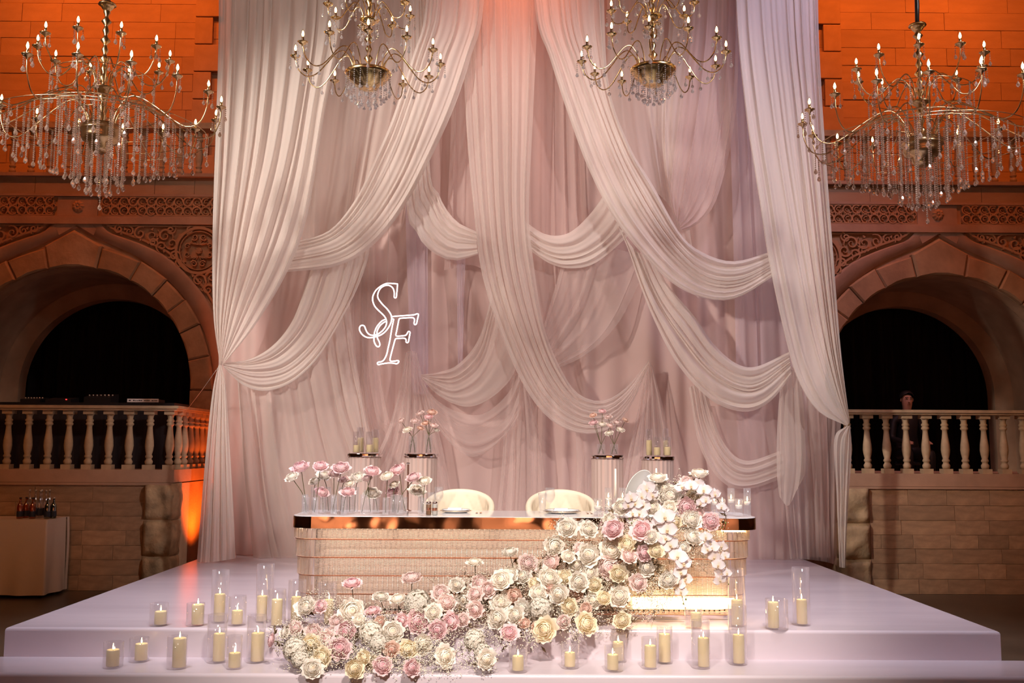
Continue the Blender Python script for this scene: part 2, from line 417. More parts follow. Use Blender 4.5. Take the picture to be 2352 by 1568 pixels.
# lower terrace walls left and right of the stage
XL, XR = -3.80, 3.86           # inner corners of the two terraces
for side, xa, xb in ((-1, -14.0, XL), (1, XR, 14.0)):
    nm = 'wall_terrace_left' if side < 0 else 'wall_terrace_right'
    wv = struct(nm, MB().box((xa, YW, 0), (xb, YA, Z0 - 0.16)), M['stonewall'],
                'low sandstone terrace wall %s of the stage' % ('left' if side < 0 else 'right'))
    cop = MB().box((xa, YW - 0.015, Z0 - 0.145), (xb + (0.02 if side < 0 else 0), YA, Z0)); cop.build('coping', M['trimst'], wv, False)
    MB().box((xa, YW - 0.03, Z0 - 0.175), (xb, YW + 0.01, Z0 - 0.148)).build('coping_ledge', M['trimst'], wv, False)
    q = 0.31
    vx = (-8.4, XL - q) if side < 0 else (XR + q, 8.4)
    masonry(wv, vx[0], vx[1], 0.0, Z0 - 0.175, YW, 0.168, 0.28, 0.66, 'stone', 11 + side, gap=0.004, proud=0.008, jit=0.004)
    # return wall that runs back beside the drapes
    # rough quoins at the inner corner
    r_ = random.Random(5 + side); z = 0.02
    for h in (0.36, 0.40, 0.41):
        c0, c1 = (XL - q, XL + 0.015) if side < 0 else (XR - 0.015, XR + q)
        mb = MB(); nu, nv = 14, 12
        def fq(u, v, c0=c0, c1=c1, z=z, h=h, side=side):
            # face wraps the corner: front then return
            uu = u if side < 0 else 1 - u
            if uu < 0.75: s_ = uu / 0.75; x = (c0 + (c1 - c0) * s_) if side < 0 else (c1 + (c0 - c1) * s_); y = YW
            else: s_ = (uu - 0.75) / 0.25; x = c1 if side < 0 else c0; y = YW + 0.3 * s_
            zz = z + h * v
            eb = min(v, 1 - v) * h / 0.05; eu = min(u, 1 - u) * 0.4 / 0.04
            pr = 0.075 * (1 - math.exp(-max(0, min(eb, eu)) * 1.6))
            pr += 0.05 * noise.noise(Vector((x * 6 + side * 9, y * 6, zz * 6))) * min(1, eb) * min(1, eu)
            pr = max(pr, 0.0)
            if uu < 0.75: return (x + (pr * 0.5 * side * -1 if s_ > 0.9 else 0), y - pr - 0.002, zz)
            return (x - side * pr * 0.7, y - pr * (1 - s_) * 0.6, zz)
        mb.grid(fq, nu, nv); mb.build('quoin_stone', M['quoin'], wv, True)
        z += h + 0.006

# ---- arch walls
KA = 13.06 / F
def arch_z(dx, r): return math.sqrt(max(0, r * r - dx * dx))
def arch_wall(x0, x1, z0, z1, cx, cz, r, y0, y1, n=40):
    """wall between y0 and y1 with an arched hole down to z0"""
    xs = [x0] + [cx - r * math.cos(PI * i / n) for i in range(n + 1)] + [x1]
    mb = MB()
    for y, flip in ((y0, False), (y1, True)):
        vs = []; fs = []
        for i, (a, b) in enumerate(zip(xs, xs[1:])):
            if i == 0 or i == len(xs) - 2: lo = [z0, z0]
            else: lo = [cz + arch_z(a - cx, r), cz + arch_z(b - cx, r)]
            k = len(vs); vs += [(a, y, lo[0]), (b, y, lo[1]), (b, y, z1), (a, y, z1)]
            fs.append((k, k+1, k+2, k+3) if not flip else (k+3, k+2, k+1, k))
        mb.add(vs, fs)
    sp = [(cx - r, z0)] + [(cx - r * math.cos(PI * i / n), cz + arch_z(-r * math.cos(PI * i / n), r)) for i in range(n + 1)] + [(cx + r, z0)]
    vs = [(x, y, z) for x, z in sp for y in (y0, y1)]
    mb.add(vs, [(2*i, 2*i+1, 2*i+3, 2*i+2) for i in range(len(sp) - 1)])
    return mb
def ring_piece(cx, cz, a0, a1, r0, r1, y, proud, apex=0.0, bev=0.02, n=3):
    """wedge stone with a chamfered face; angles from vertical"""
    mb = MB(); 
    def P(a, r): return (cx + r * math.sin(a), cz + r * math.cos(a))
    out = [P(a0 + (a1 - a0) * i / n, r0) for i in range(n + 1)]
    top = [P(a0 + (a1 - a0) * i / n, r1) for i in range(n, -1, -1)]
    if apex: m_ = P((a0 + a1) / 2, r1 + apex); top = [P(a1, r1 + 0.02), (m_[0], m_[1]), P(a0, r1 + 0.02)]
    poly = out + top
    mx = sum(p[0] for p in poly) / len(poly); mz = sum(p[1] for p in poly) / len(poly)
    def sh(p, d):
        v = Vector((mx - p[0], mz - p[1])); L = v.length; v = v * (d / L); return (p[0] + v.x, p[1] + v.y)
    k = len(poly)
    A = [sh(p, 0.006) for p in poly]; B = [sh(p, bev + 0.006) for p in poly]
    vs = [(p[0], y + 0.05, p[1]) for p in A] + [(p[0], y - proud + bev * 0.8, p[1]) for p in A] + [(p[0], y - proud, p[1]) for p in B]
    fs = []
    for j in range(2):
        for i in range(k): fs.append((j*k+i, j*k+(i+1) % k, (j+1)*k+(i+1) % k, (j+1)*k+i))
    fs.append(tuple(range(2*k, 3*k)))
    mb.add(vs, fs); return mb
RB = [0]
def ribbon(mb, pts, w_, y, h, taper=False):
    """raised flat strap along (x, z) points on a wall at depth y"""
    RB[0] = (RB[0] + 1) % 7; h = h * 1.5 + 0.0011 * RB[0]
    m_ = len(pts); vs = []
    for i in range(m_):
        a = pts[max(i-1, 0)]; b = pts[min(i+1, m_-1)]
        d = Vector((b[0]-a[0], b[1]-a[1]))
        if d.length < 1e-9: d = Vector((1, 0))
        d.normalize(); ww = w_ * (1 - 0.75 * i / (m_-1)) if taper else w_
        nx, nz = -d.y * ww / 2, d.x * ww / 2; x, z = pts[i]
        vs += [(x+nx*1.25, y, z+nz*1.25), (x+nx, y-h, z+nz), (x-nx, y-h, z-nz), (x-nx*1.25, y, z-nz*1.25)]
    fs = []
    for i in range(m_ - 1):
        for k in range(3): fs.append((i*4+k, (i+1)*4+k, (i+1)*4+k+1, i*4+k+1))
    mb.add(vs, fs)
def spiral(cx, cz, r, a0, turns, n=14, hand=1):
    return [(cx + r * (1 - 0.85 * i / n) * math.cos(a0 + hand * turns * 2 * PI * i / n), cz + r * (1 - 0.85 * i / n) * math.sin(a0 + hand * turns * 2 * PI * i / n)) for i in range(n + 1)]
def circ(cx, cz, r, n=20): return [(cx + r * math.cos(2*PI*i/n), cz + r * math.sin(2*PI*i/n)) for i in range(n + 1)]

ARCH = {}
for side in (-1, 1):
    sd = 'left' if side < 0 else 'right'
    ce = at(160, 890, YA) if side < 0 else at(2169, 908, YA)
    cx, cz = ce.x, ce.z; r = 278 * KA
    ARCH[side] = (cx, cz)
    x0, x1 = (-14.0, -3.3) if side < 0 else (3.3, 14.0)
    zf0 = cz + (890 - 497) * KA; zf1 = cz + (890 - 445) * KA   # frieze band
    zl1 = cz + (890 - 394) * KA                                # top of the ledge
    wa = struct('wall_arch_' + sd, arch_wall(x0, x1, Z0 - 0.2, zl1, cx, cz, r, YA, YA + 0.25), M['stonewall'],
                'carved sandstone wall with a pointed keystone arch on the %s' % sd)
    # vault and second arch behind
    b0, b1 = cx - r, cx + r
    n = 30; vs = []; 
    sp = [(cx - r, Z0 - 0.2)] + [(cx - r * math.cos(PI*i/n), cz + arch_z(-r * math.cos(PI*i/n), r)) for i in range(n+1)] + [(cx + r, Z0 - 0.2)]
    mb = MB(); mb.add([(x, y, z) for x, z in sp for y in (YA + 0.252, 14.35)], [(2*i, 2*i+1, 2*i+3, 2*i+2) for i in range(len(sp)-1)])
    mb.build('vault', M['vault'], wa, True)
    c2 = cz + 0.05; r2 = 210 * 14.35 / F
    arch_wall(cx - 2.2, cx + 2.2, Z0 - 0.2, cz + 2.0, cx, c2, r2, 14.33, 14.55).build('inner_arch', M['vault'], wa, False)
    mb = MB()
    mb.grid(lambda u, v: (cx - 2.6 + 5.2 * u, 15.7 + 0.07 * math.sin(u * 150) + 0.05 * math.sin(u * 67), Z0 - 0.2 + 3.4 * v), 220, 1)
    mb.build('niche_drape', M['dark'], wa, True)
    mb = MB().box((cx - 2.7, YA + 0.2, Z0 - 0.3), (cx + 2.7, 16, Z0 - 0.2)); mb.build('terrace_floor', M['vault'], wa, False)
    mb = MB().box((cx - 2.65, 14.5, Z0 - 0.2), (cx - 2.6, 15.8, cz + 2)); mb.box((cx + 2.6, 14.5, Z0 - 0.2), (cx + 2.65, 15.8, cz + 2)); mb.box((cx - 2.65, 14.5, cz + 1.9), (cx + 2.65, 15.8, cz + 2)); mb.build('niche_side', M['vault'], wa, False)
    # voussoirs
    ang = [12.0, 28.0, 41.0, 52.0, 63.5, 77.0, 91.0]
    ro = 329 * KA
    ring_piece(cx, cz, R(-12), R(11), r, ro, YA, 0.10, 0.20, 0.03).build('keystone', M['vous'], wa, False)
    for s_ in (-1, 1):
        a_prev = 11.0 if s_ > 0 else 12.0
        for i, a_ in enumerate(ang[1:]):
            lo, hi = (a_prev, a_) if s_ > 0 else (-a_, -a_prev)
            ring_piece(cx, cz, R(lo), R(hi), r, ro + (i % 2) * 0.015 - 0.01, YA, 0.085 + 0.012 * (i % 2), 0, 0.025).build('voussoir', M['vous'], wa, False)
            a_prev = a_
        zj = cz - 0.03
        for hh in (0.34, 0.36, 0.36, 0.36):
            xa, xb = (cx + r, cx + ro) if s_ > 0 else (cx - ro, cx - r)
            o = ob('jamb_stone', SM['stone'], wa); o.location = ((xa+xb)/2, YA - 0.09, zj - hh/2); o.scale = (xb - xa - 0.008, 0.12, hh - 0.008); zj -= hh
    # smooth arch trim with ogee tip (half profile in pixels from arch centre, up positive)
    inner = [(0, 372), (35, 350), (82, 331), (146, 300), (207, 255), (249, 214), (285, 163), (312, 105), (326, 40), (330, -60)]
    outer = [(52, 385), (62, 371), (80, 357), (112, 346), (160, 328), (212, 302), (262, 257), (305, 205), (338, 140), (356, 70), (362, -60)]
    inn = resample(inner, 40); outr = resample(outer, 40)
    for s_ in (-1, 1):
        mb = MB(); vs = []
        for (a, b), (c_, d_) in zip(inn, outr):
            vs += [(cx + s_*a*KA, YA, cz + b*KA), (cx + s_*a*KA, YA - 0.03, cz + b*KA), (cx + s_*(c_*0.85+a*0.15)*KA, YA - 0.05, cz + (d_*0.85+b*0.15)*KA), (cx + s_*c_*KA, YA - 0.05, cz + d_*KA), (cx + s_*c_*KA, YA, cz + d_*KA)]
        mb.add(vs, [(5*i+k, 5*i+k+1, 5*i+k+6, 5*i+k+5) for i in range(40) for k in range(4)])
        mb.build('arch_trim', M['trimst'], wa, True)
    # tip piece joining the trims under the moulding
    mb = MB(); mb.add([(cx - 52*KA, YA - 0.045, cz + 385*KA), (cx + 52*KA, YA - 0.045, cz + 385*KA), (cx + 40*KA, YA - 0.045, cz + 352*KA), (cx, YA - 0.045, cz + 376*KA), (cx - 40*KA, YA - 0.045, cz + 352*KA)], [(0, 4, 3), (0, 3, 1), (1, 3, 2)])
    mb.build('trim_tip', M['trimst'], wa, False)
    # mouldings
    for za, zb, pr in ((497, 492, 0.05), (512, 497, 0.075), (446, 440, 0.06), (400, 392, 0.10)):
        MB().box((x0, YA - pr, cz + (890 - za)*KA), (x1, YA + 0.02, cz + (890 - zb)*KA)).build('moulding', M['trimst'], wa, False)
    # ledge blocks above the frieze
    vx0, vx1 = (-9.0, -3.4) if side < 0 else (3.4, 9.0)
    masonry(wa, vx0, vx1, cz + (890 - 440)*KA, cz + (890 - 400)*KA, YA, 0.23, 0.5, 0.9, 'upper', 31 + side, proud=0.03, jit=0.006)
    # carved frieze band
    g0, g1 = cz + (890 - 491)*KA, cz + (890 - 447)*KA
    mb = MB(); mb.add([(x0, YA - 0.012, g0), (x1, YA - 0.012, g0), (x1, YA - 0.012, g1), (x0, YA - 0.012, g1)], [(0,1,2,3)])
    mb.build('frieze_ground', M['ground'], wa, False)
    fz = (g0 + g1) / 2; per = 42 * KA; h2 = (g1 - g0) / 2
    mb = MB()
    MB_plain = MB().box((cx - 48*KA, YA - 0.03, g0), (cx + 45*KA, YA, g1)); MB_plain.build('frieze_panel', M['trimst'], wa, False)
    for s_ in (-1, 1):
        nrep = 7 if s_ == -side else 14
        for i in range(nrep):
            ox = cx + s_ * (55*KA + per * (i + 0.5)); y = YA - 0.012
            for hz in (-1, 1):
                for hx in (-1, 1):
                    qx, qz = ox + hx * per/4, fz + hz * h2 * 0.5
                    ribbon(mb, [(qx + per*0.235*math.cos(a), qz + h2*0.46*math.sin(a)) for a in [hx*0.5 + hz*0.4 + 2*PI*k/12*0.9 for k in range(13)]], 0.016, y, 0.026)
                    ribbon(mb, spiral(qx, qz, per*0.15, hx*hz*0.8, 0.8, 8, hx*hz), 0.014, y, 0.022, True)
            ribbon(mb, [(ox - per*0.09, fz), (ox, fz + h2*0.25), (ox + per*0.09, fz), (ox, fz - h2*0.25), (ox - per*0.09, fz)], 0.010, y, 0.024)
            ribbon(mb, [(ox + per*0.41, fz), (ox+per*0.5, fz + h2*0.25), (ox + per*0.59, fz), (ox+per*0.5, fz - h2*0.25), (ox + per*0.41, fz)], 0.010, y, 0.024)
            for hz in (-1, 1): ribbon(mb, [(ox - per*0.5, fz + hz*h2*0.97), (ox + per*0.5, fz + hz*h2*0.97)], 0.014, y, 0.024)
    mb.build('frieze_scrollwork', M['relief'], wa, False)
    # rosette over the keystone
    mb = MB()
    for i in range(9):
        a = 2*PI*i/9
        mb.grid(lambda u, v: (cx + (0.085*v)*math.cos(a) - (u-0.5)*0.075*math.sin(PI*min(1,v*0.9+0.1))*math.sin(a), YA - 0.03 - 0.04*math.sin(PI*v)*math.sin(PI*u) , fz + (0.085*v)*math.sin(a) + (u-0.5)*0.075*math.sin(PI*min(1,v*0.9+0.1))*math.cos(a)), 4, 5)
    mb.lathe([(0.022, 0.0), (0.02, 0.03), (0.0001, 0.045)], 10, (cx, YA - 0.03, fz), M=Matrix.Rotation(R(90), 3, 'X')); mb.build('rosette', M['relief'], wa, True)
    # spandrel carving on both sides of the arch
    for s_ in (-1, 1):
        edge = [(64, 378), (82, 364), (114, 352), (162, 334), (214, 308), (266, 262), (310, 209), (343, 142)]
        ed = resample(edge, 24)
        xo = 400
        X = lambda a: cx + s_*a*KA
        Z = lambda b: cz + b*KA
        y = YA - 0.006
        mb = MB(); vs = []
        for a, b in ed: vs += [(X(a), y, Z(b)), (X(a + (0 if b > 376 else 0)), y, Z(378))]
        vs += [(X(xo), y, Z(120)), (X(xo), y, Z(378))]
        mb.add(vs, [(2*i, 2*i+2, 2*i+3, 2*i+1) for i in range(len(vs)//2 - 1)]); mb.build('spandrel_ground', M['ground'], wa, False)
        mb = MB(); w_ = 0.022; h = 0.03
        ribbon(mb, [(X(a+2), Z(b+4)) for a, b in ed], 0.026, y, 0.028)
        ribbon(mb, [(X(70), Z(375)), (X(230), Z(375)), (X(400), Z(375))], 0.02, y, 0.026)
        mc = (284, 318)
        ribbon(mb, [(X(mc[0] + 52*math.cos(t)), Z(mc[1] + 53*math.sin(t))) for t in [2*PI*k/32 for k in range(33)]], 0.034, y, 0.034)
        ribbon(mb, [(X(mc[0] + 44*math.cos(t)), Z(mc[1] + 45*math.sin(t))) for t in [2*PI*k/32 for k in range(33)]], 0.010, y, 0.028)
        for k in range(8):
            t = 2*PI*k/8; ribbon(mb, [(X(mc[0] + 3.2*math.cos(t) + 3.4*math.cos(q_)), Z(mc[1] + 3.2*math.sin(t)+3.4*math.sin(q_))) for q_ in [2*PI*j/7 for j in range(8)]], 0.010, y, 0.026)
        for vz in (-1, 1):
            for vx in (-1, 1):
                ribbon(mb, [(X(mc[0] + vx*(10 + 8*(1-0.8*k/12)*math.cos(0.5 + k*0.75))), Z(mc[1] + vz*(31 - 8*(1-0.8*k/12)*math.sin(0.5 + k*0.75)))) for k in range(13)], 0.018, y, h, True)
                ribbon(mb, [(X(mc[0] + vx*(26 + 7*(1-0.8*k/12)*math.cos(3.6 + k*0.7))), Z(mc[1] + vz*(10 - 7*(1-0.8*k/12)*math.sin(3.6 + k*0.7)))) for k in range(13)], 0.016, y, h, True)
                for k in range(4):
                    ribbon(mb, [(X(mc[0] + vx*(1.5 + k*1.6 + (5+k*5)*f**1.5)), Z(mc[1] + vz*(13 + 0.5*k + (9 - 2*k)*f))) for f in (0, .35, .7, 1)], 0.014, y, 0.026, True)
                ribbon(mb, [(X(mc[0] + vx*(38 + 4*math.sin(k*0.5))), Z(mc[1] + vz*(22 - 3.6*k))) for k in range(6)], 0.014, y, h, True)
        # vine scrolls along the spandrel
        for (sx_, sz_, rr, a0, hd) in ((98, 367, 9, 3.0, 1), (122, 362, 9, 0.4, -1), (147, 357, 13, 2.6, 1), (176, 352, 14, 5.6, -1), (178, 336, 9, 1.0, 1),
                                 (205, 352, 15, 1.0, 1), (198, 327, 11, 3.0, -1), (222, 334, 13, 4.6, 1), (218, 366, 9, 5.2, -1), (229, 305, 11, 1.2, 1),
                                 (240, 290, 9, 4.2, -1), (287, 248, 16, 0.2, 1), (316, 256, 14, 2.8, -1), (309, 227, 12, 1.0, 1), (334, 222, 14, 4.0, -1),
                                 (345, 190, 15, 1.4, 1), (362, 235, 17, 0.3, -1), (366, 205, 15, 2.0, 1), (352, 158, 13, 3.3, -1), (378, 170, 16, 0.6, 1),
                                 (352, 350, 16, 1.6, 1), (372, 320, 16, 4.0, -1), (366, 285, 15, 2.2, 1), (385, 355, 13, 5.0, -1), (388, 258, 13, 1.0, 1), (263, 366, 8, 2, 1)):
            ribbon(mb, [(X(p), Z(q_)) for p, q_ in spiral(sx_, sz_, rr, a0, 1.25, 16, hd)], 0.026, y, h, True)
            ribbon(mb, [(X(p), Z(q_)) for p, q_ in [(sx_ + rr*(1+0.35*f)*math.cos(a0 - hd*1.6*f), sz_ + rr*(1+0.35*f)*math.sin(a0 - hd*1.6*f)) for f in (0, .25, .5, .75, 1)]], 0.024, y, h, True)
            ribbon(mb, [(X(sx_ + rr*0.95*math.cos(a0+2.4) + f*7*math.cos(a0+1.7)), Z(sz_ + rr*0.95*math.sin(a0+2.4) + f*7*math.sin(a0+1.7))) for f in (0, .5, 1)], 0.03, y, h, True)
        mb.build('spandrel_scrollwork', M['relief'], wa, False)
    # upper recessed wall with coursed blocks
    wu = struct('wall_upper_' + sd, MB().box((x0, 14.3, zl1 - 0.2), (x1, 14.5, 11.0)), M['upper'], 'orange lit upper wall of coursed sandstone on the %s' % sd)
    u0, u1 = (-9.0, -3.5) if side < 0 else (3.5, 9.0)
    masonry(wu, u0, u1, zl1, 9.0, 14.3, 0.27, 0.55, 1.35, 'upper', 51 + side, proud=0.012, jit=0.006, gap=0.007)
    MB().box((x0, YA + 0.2, zl1 - 0.1), (x1, 14.35, zl1 - 0.02)).build('gallery_floor', M['trimst'], wu, False)
    # toothed pilaster stones next to the drapes
    px_ = at(486, 60, 14.2).x if side < 0 else at(1893, 40, 14.2).x
    for i in range(9):
        wd = 0.26 if i % 2 else 0.4
        o = ob('pilaster_stone', SM['upper'], wu); o.location = (px_ - side * (wd/2 - 0.25), 14.22, zl1 + 0.45 + i * 0.42); o.scale = (wd, 0.09, 0.40)

# ---- balustrades
bal_prof = [(0.036, 0.055), (0.044, 0.075), (0.046, 0.095), (0.034, 0.115), (0.030, 0.128), (0.042, 0.14), (0.042, 0.155), (0.032, 0.17), (0.044, 0.22), (0.050, 0.27), (0.047, 0.33),
            (0.036, 0.41), (0.029, 0.48), (0.030, 0.50), (0.043, 0.51), (0.044, 0.525), (0.032, 0.54), (0.043, 0.552), (0.043, 0.566), (0.031, 0.58), (0.036, 0.615), (0.05, 0.635)]
mb = MB(); mb.lathe(bal_prof, 16); mb.box((-0.056, -0.056, 0), (0.056, 0.056, 0.055)); mb.box((-0.058, -0.058, 0.63), (0.058, 0.058, 0.675))
BAL = mb.mesh('baluster', M['balus'], True)
BAL.polygons.foreach_set('use_smooth', [i < len(BAL.polygons) - 12 for i in range(len(BAL.polygons))])
BH = 0.675
for side in (-1, 1):
    t = thing('balustrade', 'pale stone balustrade on the terrace %s' % ('with the drinks table below it' if side < 0 else 'in front of the seated man'), 'balustrade', (0, 0, Z0), 'terrace balustrades')
    xa, xb = (-8.3, XL) if side < 0 else (XR, 8.3)
    rail = MB().box((xa, YW - 0.03, BH), (xb + (0.03 if side < 0 else 0), YW + 0.15, BH + 0.022)); rail.box((xa, YW - 0.05, BH + 0.022), (xb + (0.05 if side < 0 else 0), YW + 0.17, BH + 0.055))
    ret = 12.98
    cxr = XL if side < 0 else XR
    if side < 0: rail.box((cxr - 0.12, YW + 0.15, BH), (cxr + 0.03, ret, BH + 0.022)); rail.box((cxr - 0.14, YW + 0.17, BH + 0.022), (cxr + 0.05, ret, BH + 0.055))
    rail.build('handrail', M['balus'], t, False)
    if side < 0: xs = [XL - 0.068 - 0.2325 * i for i in range(19)]
    else: xs = [at(1951, 1020, YW).x + 0.2265 * i for i in range(19)]
    for x in xs: ob('baluster', BAL, t, (x, YW + 0.06, 0))
    if side < 0:
        for i in range(6): ob('baluster', BAL, t, (XL - 0.045, YW + 0.29 + 0.225 * i, 0))
# upper gallery balustrades
for side in (-1, 1):
    cx, cz = ARCH[side]; zl1 = cz + (890 - 394) * KA
    t = thing('gallery_balustrade', 'upper gallery stone railing behind the %s large chandelier' % ('left' if side < 0 else 'right'), 'balustrade', (0, 0, zl1), 'upper gallery railings')
    x0, x1 = (-9.0, -3.4) if side < 0 else (3.5, 9.0)
    MB().box((x0, YA + 0.0, BH - 0.02), (x1, YA + 0.22, BH + 0.06)).build('handrail', M['balus'], t, False)
    k = 0
    x = x0 + 0.1
    while x < x1: ob('baluster', BAL, t, (x, YA + 0.11, 0)); x += 0.25

# ================================================================== DRAPES
def drape(name, label, guides, Y, folds, amp, mat, nt=46, seed=0, dY=None, per=9, cat='drape', sharp=0.55, group=None):
    """cloth whose folds run along the guide lines; guides are photo points on the vertical plane at depth Y,
    each point may carry a third value: metres nearer to the hall than that plane"""
    folds = max(2, round(folds * 0.68)); per = 13
    G = [resample([(p[0], p[1], p[2] if len(p) > 2 else 0.0) for p in g], nt) for g in guides]
    r_ = random.Random(seed + 101)
    ns = int(folds * per)
    off = r_.uniform(0, 50)
    # uneven fold positions
    mb = MB()
    ph = []; x = 0
    for i in range(int(folds) + 2): ph.append(x); x += r_.uniform(0.4, 1.9)
    tot = ph[int(folds)]
    hs = [r_.uniform(0.45, 1.15) for _ in ph]
    sk = [r_.uniform(-0.6, 0.6) for _ in ph]
    verts = []
    for j in range(nt + 1):
        t = j / nt
        L = Vector(G[0][j][:2]); Rr = Vector(G[-1][j][:2])
        wm = sum(math.dist(G[k][j][:2], G[k+1][j][:2]) for k in range(len(G)-1)) * mpp(Y)
        sp = wm / folds
        a = min(amp * 1.35, 0.85 * sp + 0.006)
        row = [g[j] for g in G]
        for i in range(ns + 1):
            s = i / ns
            xx = s * tot; k = 0
            while k < int(folds) - 1 and ph[k+1] < xx: k += 1
            f = (xx - ph[k]) / (ph[k+1] - ph[k])
            wv = noise.noise(Vector((s * 4 + off, t * 2.2, 0.0)))
            lat = 0.22 * sk[k] * math.sin(2 * PI * f) / folds * sharp * 2
            hgt = hs[k] * (0.75 + 0.5 * noise.noise(Vector((k * 3.1 + off, t * 3.0, 5.0))))
            fw = (0.5 - 0.5 * math.cos(2 * PI * f)); fw = fw ** 0.8 * hgt
            fw += 0.16 * math.sin(2 * PI * (f * 2 + sk[k])) * math.sin(PI * f)
            se = min(1, max(0, s + lat + 0.10 * wv / folds))
            p = cr(row, se) if len(row) > 2 else tuple(q0 + (q1 - q0) * se for q0, q1 in zip(row[0], row[1]))
            yy = Y - p[2] - a * fw - 0.02 * wv
            q_ = at(p[0], p[1], yy)
            if q_.z < ZS + 0.003 and abs(q_.x) < HW + 0.01: q_.z = ZS + 0.003
            verts.append(tuple(q_))
    w_ = ns + 1
    mb.add(verts, [(j*w_+i, j*w_+i+1, (j+1)*w_+i+1, (j+1)*w_+i) for j in range(nt) for i in range(ns)])
    o = mb.build(name, mat, None, True)
    return tag(o, label, cat, group)

# full backdrop
def backdrop():
    mb = MB(); n = 420; x0, x1 = at(503, 600, 11.6).x, at(1895, 700, 11.6).x
    def f(u, v):
        x = x0 + (x1 - x0) * u
        fo = 0.030 * math.sin(u * 150 + 2 * math.sin(u * 23)) + 0.028 * math.sin(u * 67 + 1.3) + 0.02 * noise.noise(Vector((u * 40, v * 2, 3)))
        return (x, 11.70 + fo, ZS + 0.004 + (9.2 - ZS) * v)
    mb.grid(f, n, 24); o = mb.build('backdrop_curtain', M['back'], None, True)
    return tag(o, 'floor length blush backdrop curtain behind all the swags', 'curtain')
backdrop()
T = -420   # the drapes go on above the frame to the same height
D = drape
# back layer ---------------------------------------------------------------
D('hanging_drape', 'straight lilac sheer panel hanging behind the lit monogram', [[(930, T), (930, 400), (945, 900)], [(960, T), (958, 400), (968, 905)], [(985, T), (984, 420), (984, 905)]], 11.60, 3, 0.03, M['lilac'], seed=1)
D('hanging_drape', 'narrow lilac sheer strip hanging below the small left swag', [[(1048, 560, 0.14), (1050, 700), (1052, 850)], [(1070, 560, 0.14), (1066, 700), (1062, 855)]], 11.60, 2, 0.02, M['lilac'], seed=2)
D('hanging_drape', 'beige pleated panel behind the left gold chandelier', [[(735, T), (730, 0), (705, 300), (690, 620)], [(830, T), (825, 0), (800, 300), (770, 600)], [(930, T), (925, 0), (880, 300), (820, 540)], [(1010, T), (1000, 0), (960, 250), (880, 480)]], 11.48, 10, 0.05, M['voile'], seed=3)
D('hanging_drape', 'pink pleated centre panel between the two crossing swags', [[(1035, T), (1040, 0), (1035, 300), (1020, 620)], [(1110, T), (1110, 0), (1110, 300), (1110, 620)], [(1240, T), (1240, 0), (1240, 300), (1240, 780)], [(1320, T), (1320, 0), (1330, 300), (1345, 700)]], 11.56, 12, 0.045, M['blush'], seed=4)
D('hanging_drape', 'lilac pleated panel behind the right outer curtain', [[(1660, T), (1665, 0), (1680, 400), (1690, 800), (1700, 1280)], [(1720, T), (1725, 0), (1740, 400), (1760, 800), (1770, 1285)], [(1800, T), (1805, 0), (1830, 400), (1850, 800), (1860, 1285)]], 11.60, 6, 0.05, M['lilac'], seed=5)
D('hanging_drape', 'pink sheer panel hanging right of the candle pedestal', [[(1590, 930, 0.05), (1625, 1080), (1650, 1285)], [(1690, 930, 0.05), (1720, 1080), (1735, 1285)], [(1790, 900, 0.05), (1810, 1080), (1815, 1285)]], 11.46, 6, 0.04, M['blush'], seed=6)
D('swag_drape', 'pale pink looped swag behind the right gold chandelier', [[(1590, T), (1588, 0), (1560, 260), (1540, 440), (1552, 500)], [(1640, T), (1636, 0), (1612, 260), (1580, 440), (1560, 512)], [(1700, T), (1698, 0), (1690, 260), (1650, 446), (1606, 512), (1566, 528)]], 11.34, 8, 0.04, M['blush'], seed=7)
D('hanging_drape', 'sheer white ribbon panel crossing behind the right swag', [[(1545, T), (1540, 0), (1520, 250), (1530, 420), (1565, 560), (1585, 660)], [(1572, T), (1568, 0), (1545, 250), (1548, 420), (1580, 540), (1605, 660)], [(1610, T), (1600, 0), (1570, 200), (1540, 330)]], 11.44, 4, 0.03, M['voile'], seed=8)
D('hanging_drape', 'beige sheer panel left of the crossing right swag', [[(1400, T), (1395, 0), (1400, 250), (1440, 480)], [(1470, T), (1465, 0), (1470, 250), (1500, 440)], [(1530, T), (1525, 0), (1530, 250), (1560, 500)]], 11.56, 6, 0.04, M['voile'], seed=9)
# middle layer --------------------------------------------------------------
D('swag_drape', 'small gathered swag between the left swag and the centre drape', [[(975, -420), (985, 330), (1007, 442), (1045, 505), (1095, 532, 0.1)], [(955, -420), (962, 350), (985, 480), (1030, 545), (1095, 558, 0.1)], [(925, -420), (930, 400), (958, 535), (1003, 585), (1049, 598), (1098, 584, 0.1)]], 11.40, 7, 0.05, M['voile2'], seed=11)
D('swag_drape', 'small gathered swag between the centre drape and the right swag', [[(1205, 508, 0.06), (1249, 536), (1289, 540), (1325, 522), (1370, 473), (1400, 420, 0.2)], [(1207, 540, 0.06), (1258, 572), (1302, 578), (1350, 560), (1403, 510), (1430, 440, 0.2)], [(1212, 572, 0.06), (1267, 607), (1316, 616), (1370, 603), (1437, 549), (1475, 500, 0.2)]], 11.40, 6, 0.05, M['voile2'], seed=12)
D('swag_drape', 'sheer fan of tulle below the small right swag', [[(1300, 570, -0.01), (1275, 660), (1250, 745)], [(1350, 580, -0.01), (1312, 700), (1262, 790)], [(1400, 570, -0.01), (1345, 730), (1270, 822)], [(1490, 590, -0.01), (1465, 665), (1410, 755), (1345, 815), (1280, 846)]], 11.47, 7, 0.03, M['sheer'], seed=13)
